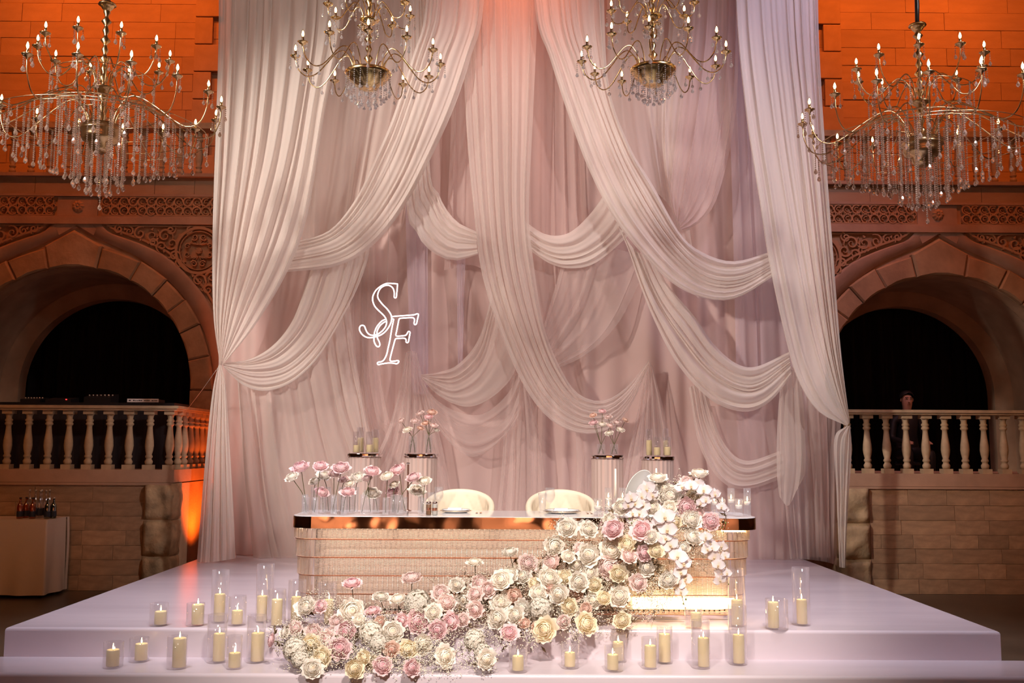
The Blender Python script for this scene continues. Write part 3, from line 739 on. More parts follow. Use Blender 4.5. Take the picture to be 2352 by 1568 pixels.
D('swag_drape', 'gathered swag hung from the knot left of the pedestal roses', [[(1140, 620, 0.09), (1122, 705), (1096, 785), (1050, 838), (1005, 855, -0.04), (966, 860, -0.1)], [(1160, 660, 0.09), (1140, 760), (1105, 855), (1050, 895), (1005, 884, -0.04), (967, 864, -0.1)], [(1195, 760, 0.09), (1184, 850), (1150, 896), (1101, 928), (1056, 932), (1003, 905, -0.04), (968, 868, -0.1)]], 11.38, 7, 0.04, M['voile'], seed=14)
D('swag_drape', 'sheer low swag of tulle behind the two cream chairs', [[(1195, 850), (1165, 905), (1110, 950), (1050, 945), (1000, 915), (969, 870)], [(1192, 910), (1165, 970), (1100, 1005), (1050, 995), (995, 940), (968, 872)], [(1190, 960), (1170, 990), (1123, 1035), (1079, 1048), (1034, 1017), (995, 960), (967, 875)]], 11.45, 5, 0.03, M['sheer'], seed=15)
D('hanging_drape', 'gathered tulle tail falling from the knot beside the monogram', [[(932, 810), (922, 870), (890, 990), (830, 1120), (790, 1282)], [(940, 806), (938, 870), (928, 1000), (905, 1130), (890, 1284)], [(950, 806), (956, 870), (972, 1000), (985, 1130), (992, 1284)], [(958, 812), (975, 880), (1010, 1000), (1035, 1130), (1050, 1284)]], 11.53, 9, 0.05, M['sheer'], seed=16)
D('hanging_drape', 'pleated floor length tulle panel behind the gap between chairs', [[(1178, 860, 0.08), (1160, 960), (1150, 1100), (1130, 1284)], [(1196, 862, 0.08), (1200, 960), (1200, 1100), (1200, 1284)], [(1212, 870, 0.08), (1235, 980), (1250, 1100), (1262, 1284)]], 11.53, 6, 0.05, M['sheer'], seed=17)
D('hanging_drape', 'gathered tulle tail falling behind the candle pedestal', [[(1482, 838), (1470, 920), (1440, 1060), (1405, 1284)], [(1490, 832), (1492, 920), (1490, 1060), (1480, 1284)], [(1497, 838), (1522, 930), (1545, 1060), (1560, 1284)]], 11.53, 8, 0.05, M['sheer'], seed=18)
D('hanging_drape', 'floor length tulle panel behind the tall white taper candle', [[(1320, 960, 0.24), (1325, 1080), (1320, 1284)], [(1350, 970, 0.24), (1355, 1080), (1360, 1284)], [(1390, 960, 0.24), (1390, 1080), (1400, 1284)]], 11.60, 3, 0.03, M['sheer'], seed=19)
D('hanging_drape', 'sweeping pleated drape falling from the tied left swag', [[(545, 870, 0.16), (555, 1000), (565, 1130), (580, 1284)], [(610, 880, 0.16), (622, 1000), (645, 1130), (680, 1284)], [(690, 850, 0.16), (712, 980), (745, 1110), (775, 1284)], [(755, 770, 0.16), (785, 930), (820, 1050), (840, 1284)], [(800, 660, 0.16), (820, 840), (850, 990), (872, 1030)]], 11.44, 13, 0.06, M['voile'], seed=20)
D('hanging_drape', 'sheer pleated panel right of the left tied swag', [[(790, 600), (780, 760), (790, 930), (830, 1080)], [(815, 600), (810, 760), (825, 930), (850, 1060)], [(842, 560), (838, 760), (850, 930), (885, 1020)], [(862, 560), (866, 760), (880, 900), (905, 985), (925, 930)]], 11.60, 6, 0.03, M['sheer'], seed=21)
# front layer: the big swags ---------------------------------------------------
D('swag_drape', 'wide cream swag sweeping from the top centre down to the left curtain', [[(985, -420), (977, 0), (948, 126), (902, 269), (864, 358), (818, 455), (755, 530, 0.02), (670, 556, 0.1)], [(1050, -420), (1035, 0), (1003, 126), (958, 265), (912, 385), (850, 490), (775, 560, 0.02), (660, 590, 0.1)], [(1130, -420), (1112, 0), (1083, 126), (1041, 252), (982, 379), (923, 484), (856, 564), (776, 610, 0.02), (655, 625, 0.1)]], 11.10, 10, 0.07, M['voile2'], seed=22, nt=60)
D('swag_drape', 'cream tied back swag gathered into the left curtain knot', [[(720, 600, 0.07), (700, 660), (672, 735), (630, 790), (575, 824, 0.1), (512, 833, 0.26)], [(790, 590, 0.07), (765, 690), (715, 780), (650, 838), (580, 850, 0.1), (512, 838, 0.26)], [(850, 560, 0.07), (843, 602), (818, 668), (772, 755), (726, 827), (670, 878), (608, 898), (557, 883, 0.1), (514, 843, 0.26)]], 11.22, 9, 0.06, M['voile2'], seed=23, nt=56)
D('swag_drape', 'cream centre drape falling between the chairs and rising to the right knot', [[(1062, -420), (1060, 0), (1072, 300), (1090, 500), (1105, 620), (1140, 740), (1200, 880), (1260, 960), (1330, 995), (1400, 985), (1450, 930, -0.1), (1491, 836, -0.22)], [(1140, -420), (1140, 0), (1145, 300), (1150, 480), (1165, 620), (1198, 745), (1248, 865), (1298, 930), (1350, 958), (1405, 950), (1450, 905, -0.1), (1491, 832, -0.22)], [(1236, -420), (1235, 0), (1225, 250), (1215, 480), (1225, 600), (1250, 750), (1290, 850), (1330, 905), (1385, 920), (1440, 888, -0.1), (1490, 828, -0.22)]], 11.26, 10, 0.06, M['voile'], seed=24, nt=76)
D('swag_drape', 'third small swag low behind the floating candles', [[(1612, 860, 0.05), (1630, 923), (1658, 1009), (1711, 1057), (1800, 1033, -0.02)], [(1600, 880, 0.05), (1618, 975), (1662, 1060), (1716, 1090), (1800, 1062, -0.02)], [(1582, 890, 0.05), (1608, 1028), (1662, 1110), (1725, 1122), (1800, 1098, -0.02)]], 11.34, 6, 0.04, M['voile'], seed=25)
D('swag_drape', 'second cream swag below the right main swag', [[(1500, 590, 0.07), (1535, 655), (1596, 727), (1639, 789), (1687, 832), (1735, 842, 0.06), (1812, 808, 0.16)], [(1460, 575, 0.07), (1510, 690), (1572, 780), (1628, 848), (1690, 888), (1745, 888, 0.06), (1815, 835, 0.16)], [(1420, 520, 0.07), (1443, 574), (1472, 660), (1505, 741), (1553, 832), (1615, 904), (1668, 937), (1725, 944), (1773, 918, 0.06), (1818, 862, 0.16)]], 11.22, 9, 0.06, M['voile2'], seed=26, nt=56)
D('swag_drape', 'wide cream swag sweeping from the top centre down to the right curtain', [[(1222, -420), (1227, 0), (1263, 134), (1307, 268), (1352, 388), (1410, 500), (1481, 589), (1553, 656), (1629, 687), (1696, 683, 0.02), (1780, 632, 0.1)], [(1300, -420), (1305, 0), (1340, 150), (1385, 280), (1430, 390), (1490, 500), (1555, 585), (1625, 640), (1700, 645, 0.02), (1780, 605, 0.1)], [(1385, -420), (1388, 0), (1400, 201), (1446, 335), (1499, 424), (1562, 536), (1615, 580), (1687, 600, 0.02), (1780, 575, 0.1)]], 11.10, 11, 0.07, M['voile2'], seed=27, nt=64)
D('hanging_drape', 'layered tulle tails hanging inside the right outer curtain', [[(1792, 830, 0.26), (1790, 980), (1800, 1130), (1815, 1284)], [(1830, 850, 0.26), (1830, 1000), (1842, 1130), (1850, 1284)], [(1880, 900, 0.26), (1890, 1040), (1895, 1160), (1900, 1290)]], 11.38, 7, 0.05, M['sheer'], seed=28)
D('hanging_drape', 'short white tulle tail hanging below the second right swag', [[(1796, 850, 0.09), (1786, 960), (1784, 1080), (1790, 1140)], [(1818, 850, 0.09), (1820, 960), (1822, 1080), (1812, 1160)], [(1836, 850, 0.09), (1848, 960), (1850, 1080), (1840, 1100)]], 11.22, 4, 0.03, M['voile'], seed=29)
# outer curtains -----------------------------------------------------------------
D('outer_curtain', 'cream left outer curtain gathered into a knot at its edge', [[(500, T), (502, 0), (495, 300), (488, 550), (490, 720), (503, 822), (504, 836)], [(590, T), (590, 0), (570, 300), (535, 550), (513, 720), (506, 836)], [(690, T), (690, 0), (655, 300), (600, 520), (545, 700), (508, 836)], [(800, T), (795, 0), (748, 250), (705, 500), (660, 625), (595, 735), (540, 805), (510, 838)]], 10.93, 15, 0.075, M['voile2'], seed=31, nt=60, cat='curtain')
D('curtain_skirt', 'flared lower part of the left outer curtain below its knot', [[(502, 838), (488, 900), (472, 1050), (452, 1292)], [(506, 836), (505, 900), (497, 1060), (490, 1290)], [(509, 836), (520, 900), (530, 1060), (542, 1282)]], 10.95, 7, 0.05, M['voile2'], seed=32, cat='curtain')
D('outer_curtain', 'cream right outer curtain gathered into a low knot at its edge', [[(1685, T), (1690, 0), (1712, 250), (1742, 450), (1765, 600), (1800, 760), (1832, 870), (1880, 945), (1946, 978)], [(1750, T), (1755, 0), (1780, 250), (1810, 450), (1840, 620), (1872, 780), (1910, 900), (1948, 974)], [(1820, T), (1820, 0), (1840, 250), (1862, 450), (1885, 640), (1908, 800), (1930, 900), (1950, 972)], [(1882, T), (1880, 0), (1887, 200), (1900, 400), (1915, 600), (1931, 800), (1952, 970)]], 10.93, 13, 0.075, M['voile2'], seed=33, nt=60, cat='curtain')
D('curtain_skirt', 'narrow lower part of the right outer curtain below its knot', [[(1944, 978), (1916, 1010), (1922, 1150), (1928, 1302)], [(1949, 978), (1936, 1020), (1934, 1150), (1934, 1303)], [(1953, 976), (1956, 1040), (1948, 1160), (1942, 1304)]], 10.95, 4, 0.035, M['voile2'], seed=34, cat='curtain')
D('hanging_drape', 'pink sheer panel hanging behind the right curtain knot', [[(1868, 880, 0.1), (1880, 1050), (1885, 1288)], [(1900, 900, 0.1), (1905, 1050), (1905, 1292)], [(1932, 960, 0.1), (1925, 1100), (1922, 1298)]], 11.42, 4, 0.03, M['blush'], seed=35)

# ================================================================== CHANDELIERS
def bead_strand(n, step, rb, drop, style):
    """string of faceted beads hanging from the origin with a drop at its end"""
    mb = MB(); z = 0
    for i in range(n): mb.octa((0, 0, z - rb), rb, rb * 1.05); z -= step
    if style == 'ball': 
        prof = [(0.0005, 0), (drop*0.35, -drop*0.25), (drop*0.8, -drop*0.8), (drop, -drop*1.35), (drop*0.8, -drop*1.95), (drop*0.35, -drop*2.3), (0.0005, -drop*2.4)]
    elif style == 'kite':
        prof = [(0.0005, 0), (drop*0.3, -drop*0.6), (drop*0.95, -drop*2.0), (drop*0.6, -drop*2.5), (0.0005, -drop*2.6)]
    else:
        prof = [(0.0005, 0), (drop*0.45, -drop*0.7), (drop*0.9, -drop*1.7), (drop*0.75, -drop*2.5), (0.0005, -drop*3.1)]
    mb.lathe([(r, zz + z) for r, zz in prof], 7, cap=False)
    return mb
def chandelier(loc, label, kind, tiers, bowl, stem_top, strands, group):
    ch = thing('chandelier', label, 'chandelier', loc, group)
    gold, rope = (M['gold'], M['goldrope']) if kind == 'gold' else (M['antique'], M['antique'])
    crys = M['crystal'] if kind == 'gold' else M['crystalw']
    br, bd = bowl
    # bowl (rim at z = 0) and stem
    if kind == 'gold':
        prof = [(0.001, -bd*1.05), (br*0.28, -bd), (br*0.42, -bd*0.93), (br*0.45, -bd*0.8), (br*0.62, -bd*0.72), (br*0.65, -bd*0.58), (br*0.8, -bd*0.48), (br*0.83, -bd*0.34), (br*0.95, -bd*0.22), (br, -bd*0.08), (br*0.97, 0), (br*0.9, 0.006), (0.02, 0.012)]
    else:
        prof = [(0.001, -bd*1.05), (br*0.3, -bd*1.0), (br*0.5, -bd*0.85), (br*0.55, -bd*0.62), (br*0.85, -bd*0.5), (br*0.95, -bd*0.3), (br*0.9, -bd*0.12), (br*1.02, -bd*0.05), (br*1.02, 0), (br*0.9, bd*0.25), (0.03, bd*0.3)]
    MB().lathe(prof, 32).build('bowl', gold, ch)
    sp = []; z = 0.0; i = 0
    while z < stem_top:
        sp += [(0.014, z), (0.030 + 0.012 * (i % 2), z + 0.035), (0.016, z + 0.07)]; z += 0.085; i += 1
    sp.append((0.012, stem_top)); MB().lathe(sp, 12).build('stem', gold, ch)
    # meshes shared by the arms
    cup = MB().lathe([(0.006, -0.03), (0.012, -0.012), (0.03, -0.004), (0.042, 0.006), (0.044, 0.010), (0.03, 0.006), (0.012, 0.006)], 14).mesh('drip_cup', gold)
    sleeve = MB().lathe([(0.0115, 0.004), (0.0115, 0.05), (0.008, 0.053)], 8).mesh('candle_sleeve', M['gold'] if kind != 'gold' else M['brownsleeve'])
    fil = MB().lathe([(0.0005, 0.055), (0.009, 0.064), (0.011, 0.076), (0.0065, 0.096), (0.0005, 0.108)], 7).mesh('bulb', M['bulbglow'])
    env = MB().lathe([(0.008, 0.052), (0.0155, 0.066), (0.0155, 0.082), (0.008, 0.106), (0.001, 0.124)], 8, cap=False).mesh('bulb_glass', M['bulbglass'])
    styles = (('kite', 0.012), ('drop', 0.011)) if label.startswith('gold') and 'left' in label else (('ball', 0.0135), ('ball', 0.012))
    if kind != 'gold': styles = (('drop', 0.014), ('drop', 0.012))
    pend = [bead_strand(k, 0.018, 0.0068, d_ * 1.25, s_).mesh('pendant', crys, False) for k, (s_, d_) in ((2, styles[0]), (4, styles[1]), (5, styles[0]))]
    for (Rr, n, zc, zh, prof, a0) in tiers:
        armpts = resample([(r, 0.0, z) for r, z in prof], 34)
        mb = MB(); 
        pts = [cr([(r, 0.0, z) for r, z in prof], i / 40) for i in range(41)]
        mb.tube(pts, [0.0046 + 0.0016 * (i % 2) for i in range(41)], 6); arm_me = mb.mesh('arm', rope)
        for k in range(n):
            a = a0 + 2 * PI * k / n
            arm = ob('arm', arm_me, ch, (0, 0, 0)); arm.rotation_euler = (0, 0, a)
            for nm, me in (('drip_cup', cup), ('candle_sleeve', sleeve), ('bulb', fil), ('bulb_glass', env)):
                ob(nm, me, arm, (Rr, 0, zc))
            for j, (dr, da) in enumerate(((0.04, 0), (-0.02, 0.035), (-0.02, -0.035))):
                ob('pendant', pend[(j + k) % 2 + (1 if j == 0 else 0)], arm, (Rr + dr, da, zc - 0.002))
            q = cr([(r, 0.0, z) for r, z in prof], 0.66); ob('pendant', pend[0], arm, (q[0], 0, q[2] - 0.006))
            q = cr([(r, 0.0, z) for r, z in prof], 0.32); ob('pendant', pend[1], arm, (q[0], 0, q[2] - 0.006))
        # dish carrying the tier
        if zh > 0.05:
            dr = 0.085
            MB().lathe([(0.001, zh - 0.05), (dr*0.4, zh - 0.045), (dr*0.6, zh - 0.03), (dr, zh - 0.008), (dr, zh), (0.02, zh + 0.012)], 20).build('tier_dish', gold, ch)
    lens = {}
    for (r, n, zt, ln, a0) in strands:
        key = round(ln, 3)
        if key not in lens:
            lens[key] = bead_strand(int(ln / 0.0185), 0.0185, 0.0095 if kind != 'gold' else 0.0065, 0.019 if kind != 'gold' else 0.016, 'drop' if kind != 'gold' else styles[0][0]).mesh('crystal_strand', crys, False)
        if kind != 'gold' and n > 1: MB().tube([(r*math.cos(2*PI*i/48), r*math.sin(2*PI*i/48), zt) for i in range(48)], 0.0035, 5, closed=True).build('strand_hoop', gold, ch)
        for k in range(n):
            a = a0 + 2 * PI * k / n + (rnd.uniform(-0.05, 0.05) if kind != 'gold' else 0)
            o = ob('crystal_strand', lens[key], ch, (r * math.cos(a), r * math.sin(a), zt - 0.002)); o.rotation_euler = (0, 0, rnd.uniform(0, 6))
    # canopy and suspension
    MB().lathe([(0.075, stem_top), (0.07, stem_top + 0.012), (0.045, stem_top - 0.03), (0.012, stem_top - 0.07)][::-1], 20).build('canopy_dish', gold, ch)
    top = 11.0 - loc[2]
    pts = [(0.006 * math.sin(i * 1.3), 0.006 * math.cos(i * 0.9), stem_top + (top - stem_top) * i / 30) for i in range(31)]
    MB().tube(pts, [0.017 + 0.003 * (i % 2) for i in range(31)], 7).build('suspension_cord', M['black'] if kind != 'gold' or 1 else M['gold'], ch)
    return ch
YC = 8.3
low = [(0.12, 0.0), (0.15, 0.10), (0.21, 0.175), (0.28, 0.15), (0.36, 0.05), (0.44, -0.04), (0.52, -0.065), (0.59, -0.01), (0.62, 0.085)]
upp = [(0.05, 0.49), (0.08, 0.57), (0.13, 0.61), (0.19, 0.54), (0.25, 0.45), (0.31, 0.435), (0.35, 0.47), (0.36, 0.53)]
top_ = [(0.03, 0.86), (0.06, 0.92), (0.10, 0.90), (0.15, 0.85), (0.19, 0.86), (0.21, 0.92)]
gold_t = lambda a: [(0.62, 12, 0.10, 0.0, low, a), (0.36, 8, 0.55, 0.47, upp, a + 0.2), (0.21, 6, 0.94, 0.85, top_, a)]
gold_s = [(0.19, 20, -0.03, 0.13, 0.1), (0.14, 14, -0.07, 0.16, 0.3), (0.08, 9, -0.12, 0.15, 0), (0.08, 10, 0.44, 0.09, 0)]
p = at(846, 166, YC); chandelier(tuple(p), 'gold two-tier crystal chandelier hanging before the left swag', 'gold', gold_t(0.13), (0.20, 0.155), 1.35, gold_s, 'gold chandeliers before the drapes')
p = at(1500, 158, YC); chandelier(tuple(p), 'gold two-tier crystal chandelier hanging before the right swag', 'gold', gold_t(0.33), (0.20, 0.155), 1.35, gold_s, 'gold chandeliers before the drapes')
big = [(0.10, 0.02), (0.14, 0.16), (0.24, 0.28), (0.36, 0.27), (0.52, 0.17), (0.68, 0.05), (0.80, -0.01), (0.91, 0.02), (0.97, 0.14), (0.98, 0.26)]
bup = [(0.06, 0.40), (0.09, 0.52), (0.17, 0.59), (0.25, 0.54), (0.34, 0.45), (0.44, 0.46), (0.51, 0.56), (0.53, 0.66)]
big_t = lambda a: [(0.98, 16, 0.275, 0.0, big, a), (0.53, 10, 0.675, 0.38, bup, a + 0.1)]
big_s = [(0.20, 14, 0.16, 0.62, 0.1), (0.33, 16, 0.22, 0.58, 0.2), (0.46, 20, 0.17, 0.48, 0.0), (0.60, 24, 0.09, 0.34, 0.1), (0.74, 26, 0.02, 0.22, 0), (0.88, 18, 0.0, 0.15, 0.1), (0.42, 14, 0.45, 0.17, 0.1), (0.10, 10, -0.06, 0.46, 0), (0.02, 1, -0.1, 0.55, 0)]
p = at(232, 300, YC); chandelier(tuple(p), 'large brass chandelier thick with crystal strands over the drinks table side', 'brass', big_t(0.2), (0.17, 0.19), 1.12, big_s, 'large brass crystal chandeliers')
p = at(2118, 332, YC); chandelier(tuple(p), 'large brass chandelier thick with crystal strands beside the right curtain', 'brass', big_t(0.45), (0.17, 0.19), 1.06, big_s, 'large brass crystal chandeliers')

# ================================================================== NEON MONOGRAM
def neon():
    Y = 10.85
    S_ = [(805,155),(740,150),(680,146),(620,150),(560,175),(500,215),(445,270),(408,340),(397,400),(407,460),(440,530),(500,595),(560,650),(605,705),(625,760),(622,820),(600,870),(560,920),(510,960),(465,985),(400,995),(350,985),(310,950),(285,900),(265,850),(235,832),(200,842),(182,880),(190,925),(225,980),(280,1020),(340,1035),(400,1030),(480,1010),(540,985),(600,940),(650,880),(690,810),(708,740),(705,680),(680,625),(630,560),(570,500),(520,440),(488,390),(480,340),(495,280),(530,225),(580,190),(640,176),(690,190),(730,225),(750,280),(752,330),(751,372),(765,385),(785,375),(790,330),(800,240)]
    F_ = [(715,690),(800,682),(900,675),(1000,668),(1080,660),(1120,645),(1145,648),(1145,680),(1130,740),(1118,800),(1100,822),(1080,815),(1078,780),(1085,745),(1070,715),(1030,707),(900,714),(845,720),(828,740),(810,830),(790,930),(778,990),(800,1010),(900,1003),(940,995),(965,965),(980,935),(1005,937),(1010,960),(995,1040),(985,1100),(965,1118),(945,1105),(945,1068),(920,1045),(850,1045),(785,1050),(765,1070),(740,1160),(710,1270),(690,1350),(682,1400),(700,1420),(760,1418),(800,1410),(825,1415),(822,1440),(790,1460),(720,1450),(640,1450),(540,1465),(490,1475),(475,1455),(490,1435),(530,1430),(570,1410),(600,1370),(630,1300),(650,1210),(680,1080),(710,900),(735,770),(742,730),(715,728)]
    T_ = [(610,735),(560,755),(510,800),(465,860),(435,930),(422,1000),(420,1080),(440,1140),(470,1178),(500,1180),(517,1150),(505,1100),(480,1050),(468,990),(475,920),(510,850),(560,800),(610,770)]
    base = at(890, 740, Y)
    t = thing('neon_sign', 'white neon tube monogram SF hanging before the drapes', 'neon sign', tuple(base))
    def W(q): return tuple(at(800 + q[0] / 7.125, 630 + q[1] / 7.125, Y) - base)
    MB().tube([W(q) for q in resample(S_ + [S_[0]], 220)[:-1]], 0.0068, 8, closed=True).build('letter_s', M['neon'], t)
    MB().tube([W(q) for q in resample(F_, 240)], 0.0068, 8).build('letter_f', M['neon'], t)
    MB().tube([W(q) for q in resample(T_, 80)], 0.0068, 8).build('letter_flourish', M['neon'], t)
    for q in ((640, 150), (1075, 655)):
        a = Vector(W(q)); MB().tube([tuple(a), (a.x, a.y, a.z + 4.0)], 0.0012, 4).build('suspension_wire', M['wire'], t)
neon()

# ================================================================== HEAD TABLE
YT0, YT1 = 7.35, 8.10
ZTT = at(1176, 1187, YT0).z; TY = YT0 - 7.12
tx0 = at(664, 1195, YT0).x; tx1 = at(1747, 1200, YT0).x
def rrect(x0, x1, y0, y1, r, n=8):
    pts = []
    for (cx, cy, a0) in ((x0 + r, y0 + r, PI), (x1 - r, y0 + r, 1.5 * PI), (x1 - r, y1 - r, 0), (x0 + r, y1 - r, PI / 2)):
        for i in range(n + 1):
            a = a0 + PI / 2 * i / n; pts.append((cx + r * math.cos(a), cy + r * math.sin(a)))
    return pts
def extr(mb, pts, z0, z1, caps=True):
    n = len(pts); vs = [(x, y, z0) for x, y in pts] + [(x, y, z1) for x, y in pts]
    fs = [(i, (i+1) % n, n + (i+1) % n, n + i) for i in range(n)]
    if caps: fs += [tuple(range(n - 1, -1, -1)), tuple(range(n, 2*n))]
    mb.add(vs, fs); return mb
tb = thing('head_table', 'long mirrored head table with tiers of glowing glass rods', 'table', ((tx0 + tx1)/2, (YT0 + YT1)/2, ZS))
tc = Vector(tb.location)
def tl(x, y, z): return (x - tc.x, y - tc.y, z - tc.z)
def tpart(name, mb, mat, par=tb, smooth=False):
    mb.v = [tl(*v) for v in mb.v]; return mb.build(name, mat, par, smooth)
topth = 0.088
mb = MB(); rims = [(0, ZTT - topth), (-0.004, ZTT - topth*0.5), (0, ZTT - 0.004)]
extr(mb, rrect(tx0, tx1, YT0, YT1, 0.16), ZTT - topth, ZTT - 0.004); top_o = tpart('mirror_edge', mb, M['mirror'], smooth=False)
mb = extr(MB(), rrect(tx0 + 0.004, tx1 - 0.004, YT0 + 0.004, YT1 - 0.004, 0.158), ZTT - 0.004, ZTT); tpart('tabletop', mb, M['mtop'])
zt = [at(1200, y, YT0 + 0.03).z for y in (1212, 1238.5, 1280.5, 1322.5, 1365.5, 1410)]
bx0, bx1 = tx0 + 0.012, tx1 - 0.05
# ridged inner core
def ridged():
    m, nt, out = newmat('ridged_rose_gold')
    p_ = N(nt, 'ShaderNodeBsdfPrincipled'); nt.links.new(p_.outputs[0], out.inputs[0])
    p_.inputs['Base Color'].default_value = (0.90, 0.76, 0.70, 1); p_.inputs['Metallic'].default_value = 0.1; p_.inputs['Roughness'].default_value = 0.38
    tc_ = N(nt, 'ShaderNodeTexCoord'); wv = N(nt, 'ShaderNodeTexWave'); wv.bands_direction = 'Z'; wv.inputs['Scale'].default_value = 32
    nt.links.new(tc_.outputs['Object'], wv.inputs[0])
    b = N(nt, 'ShaderNodeBump'); b.inputs['Strength'].default_value = 0.9; b.inputs['Distance'].default_value = 0.006
    nt.links.new(wv.outputs[0], b.inputs['Height']); nt.links.new(b.outputs[0], p_.inputs['Normal']); return m
M['ridged'] = ridged()
core = extr(MB(), rrect(bx0 + 0.13, bx1 - 0.13, YT0 + 0.15, YT1 - 0.1, 0.14), ZS + 0.06, ZTT - topth); tpart('core_panel', core, M['ridged'])
tpart('plinth', extr(MB(), rrect(bx0 + 0.09, bx1 - 0.09, YT0 + 0.10, YT1 - 0.06, 0.12), ZS, ZS + 0.055), M['mirror'])
M['rod'] = glass('glass_rod', (0.99, 0.95, 0.91), 0.06, 0.12, 0.55, (1.0, 0.9, 0.8), haze=0.16, hcol=(1.0, 0.88, 0.80))
made = 0
for k in range(5):
    ins = 0.012 * k + 0.008
    path = rrect(bx0 + ins, bx1 - ins, YT0 + 0.012 + ins, YT1 - 0.03, 0.15, 10)
    # walk the perimeter from the back left corner round the front to the back right
    i0 = len(path) - 1
    seq = [path[-1]] + path[:22] + [path[22]]
    L = [0]
    for a, b in zip(seq, seq[1:]): L.append(L[-1] + math.dist(a, b))
    nrod = int(L[-1] / 0.0368)
    h = zt[k] - zt[k+1]
    tier = tpart('rod_tier', MB().tube([(x, y, zt[k+1] - 0.004) for x, y in seq], 0.0045, 6), M['rosegold'])
    tier['label'] = 'thin rose gold rail carrying a row of glass rods'
    rod = MB().lathe([(0.0135, 0.0), (0.0145, 0.004), (0.0145, h - 0.008), (0.012, h - 0.003)], 8).mesh('glass_rod', M['rod'])
    rest = MB(); q = 0
    for i in range(nrod):
        d_ = L[-1] * (i + 0.5) / nrod
        while q < len(L) - 2 and L[q+1] < d_: q += 1
        f = (d_ - L[q]) / (L[q+1] - L[q] + 1e-9)
        x, y = (seq[q][0] + (seq[q+1][0] - seq[q][0]) * f, seq[q][1] + (seq[q+1][1] - seq[q][1]) * f)
        y += rnd.uniform(-0.002, 0.002)
        if made < 300 : ob('glass_rod', rod, tier, tl(x, y, zt[k+1])); made += 1
        else: rest.lathe([(0.0135, zt[k+1]), (0.0145, zt[k+1] + 0.004), (0.0145, zt[k] - 0.008), (0.012, zt[k] - 0.003)], 8, (x, y, 0))
    if rest.v:
        o = tpart('glass_rods', rest, M['rod'], tier, True); o['kind'] = 'stuff'
# light bars inside the base
M['led'] = emat('led_bar', (1.0, 0.68, 0.34), 12)
M['led2'] = emat('led_bar_soft', (1.0, 0.78, 0.58), 6)
lx0, lx1 = at(1455, 1400, 7.43).x, at(1690, 1400, 7.43).x
tpart('light_bar', MB().box((lx0, YT0 + 0.118, ZS + 0.075), (lx1, YT0 + 0.138, ZS + 0.15)), M['led'])
tpart('light_bar', MB().box((at(1660, 1220, 7.43).x, YT0 + 0.12, zt[0] - 0.03), (at(1715, 1220, 7.43).x, YT0 + 0.14, zt[0] - 0.005)), M['led'])
for la, lb in ((690, 900), (910, 1130), (1140, 1400), (1410, 1650)):
    tpart('light_bar', MB().box((at(la, 1220, 7.43).x, YT0 + 0.06, zt[0] - 0.012), (at(lb, 1220, 7.43).x, YT0 + 0.11, zt[0] - 0.004)), M['led2'])

# ================================================================== CHAIRS
def tub_chair(px, label):
    Yc = 8.50; p = at(px, 1180, Yc)
    t = thing('tub_chair', label, 'chair', (p.x, Yc, ZS), 'cream tub chairs at the head table')
    a_, b_, th = 0.275, 0.27, 0.055
    def shell(u, v):
        th_ = R(-118 + 236 * u); s_ = abs(th_) / R(118)
        top = 0.885 - 0.20 * s_ ** 2.0
        # closed cross-section: inside up, rounded top, outside down
        if v < 0.42: zz = 0.40 + (top - 0.03 - 0.40) * v / 0.42; off = -th/2
        elif v < 0.58:
            q = (v - 0.42) / 0.16 * PI; zz = top - 0.03 + 0.03 * math.sin(q); off = -th/2 * math.cos(q)
        else: zz = top - 0.03 - (top - 0.03 - 0.30) * (v - 0.58) / 0.42; off = th/2
        if v < 0.42:
            k1 = (u * 9 + (zz - 0.4) * 5) % 1; k2 = (u * 9 - (zz - 0.4) * 5) % 1
            off += 0.010 * (1 - min(1, min(k1, 1 - k1) * 9)) + 0.010 * (1 - min(1, min(k2, 1 - k2) * 9))
        return ((a_ + off) * math.sin(th_), (b_ + off) * math.cos(th_), zz)
    MB().grid(shell, 90, 40).build('backrest', M['velvet'], t)
    seat = MB(); extr(seat, [(0.25 * math.cos(a), 0.26 * math.sin(a) - 0.01) for a in [2*PI*i/28 for i in range(28)]], 0.36, 0.46); seat.build('seat', M['velvet'], t)
    for sx in (-1, 1):
        for sy in (-1, 1): MB().tube([(sx*0.17, sy*0.17, 0.36), (sx*0.2, sy*0.2, 0.0)], [0.018, 0.011], 8).build('leg', M['gold'], t)
tub_chair(1054, 'cream velvet tub chair behind the bud vases and left plate')
tub_chair(1289, 'cream velvet tub chair behind the tall wine glass')
p = at(1468, 1128, 8.95)
t = thing('oval_back_chair', 'grey oval backed chair half hidden by the flowers', 'chair', (p.x, 8.95, ZS))
mb = MB(); zc = p.z - ZS - 0.0
for y in (0.0, 0.02): pass
mb.lathe([(0.001, -0.012), (1.0, -0.012), (1.03, 0), (1.0, 0.012), (0.001, 0.012)], 40)
mb.v = [(x*0.115, y_ , z2) for (x, z_, y_), z2 in [((v[0], 0, v[2]), v[1]*0.18) for v in mb.v]]
sh = []
for x, y, z in mb.v: sh.append((x + z*0.28, y + z*0.12, z + zc))
mb.v = sh; mb.build('oval_backrest', M['greyseat'], t)
MB().tube([(0.115*1.03*math.cos(a) + 0.18*1.03*math.sin(a)*0.28, 0.18*math.sin(a)*0.12, zc + 0.18*1.03*math.sin(a)) for a in [2*PI*i/40 for i in range(40)]], 0.008, 6, closed=True).build('back_rim', M['wire'], t)
MB().box((-0.2, -0.42, 0.42), (0.2, -0.02, 0.46)).build('seat', M['greyseat'], t, False)
for sx in (-0.17, 0.17):
    for sy in (-0.38, -0.05): MB().tube([(sx, sy, 0.42), (sx, sy, 0)], 0.012, 8).build('leg', M['wire'], t)
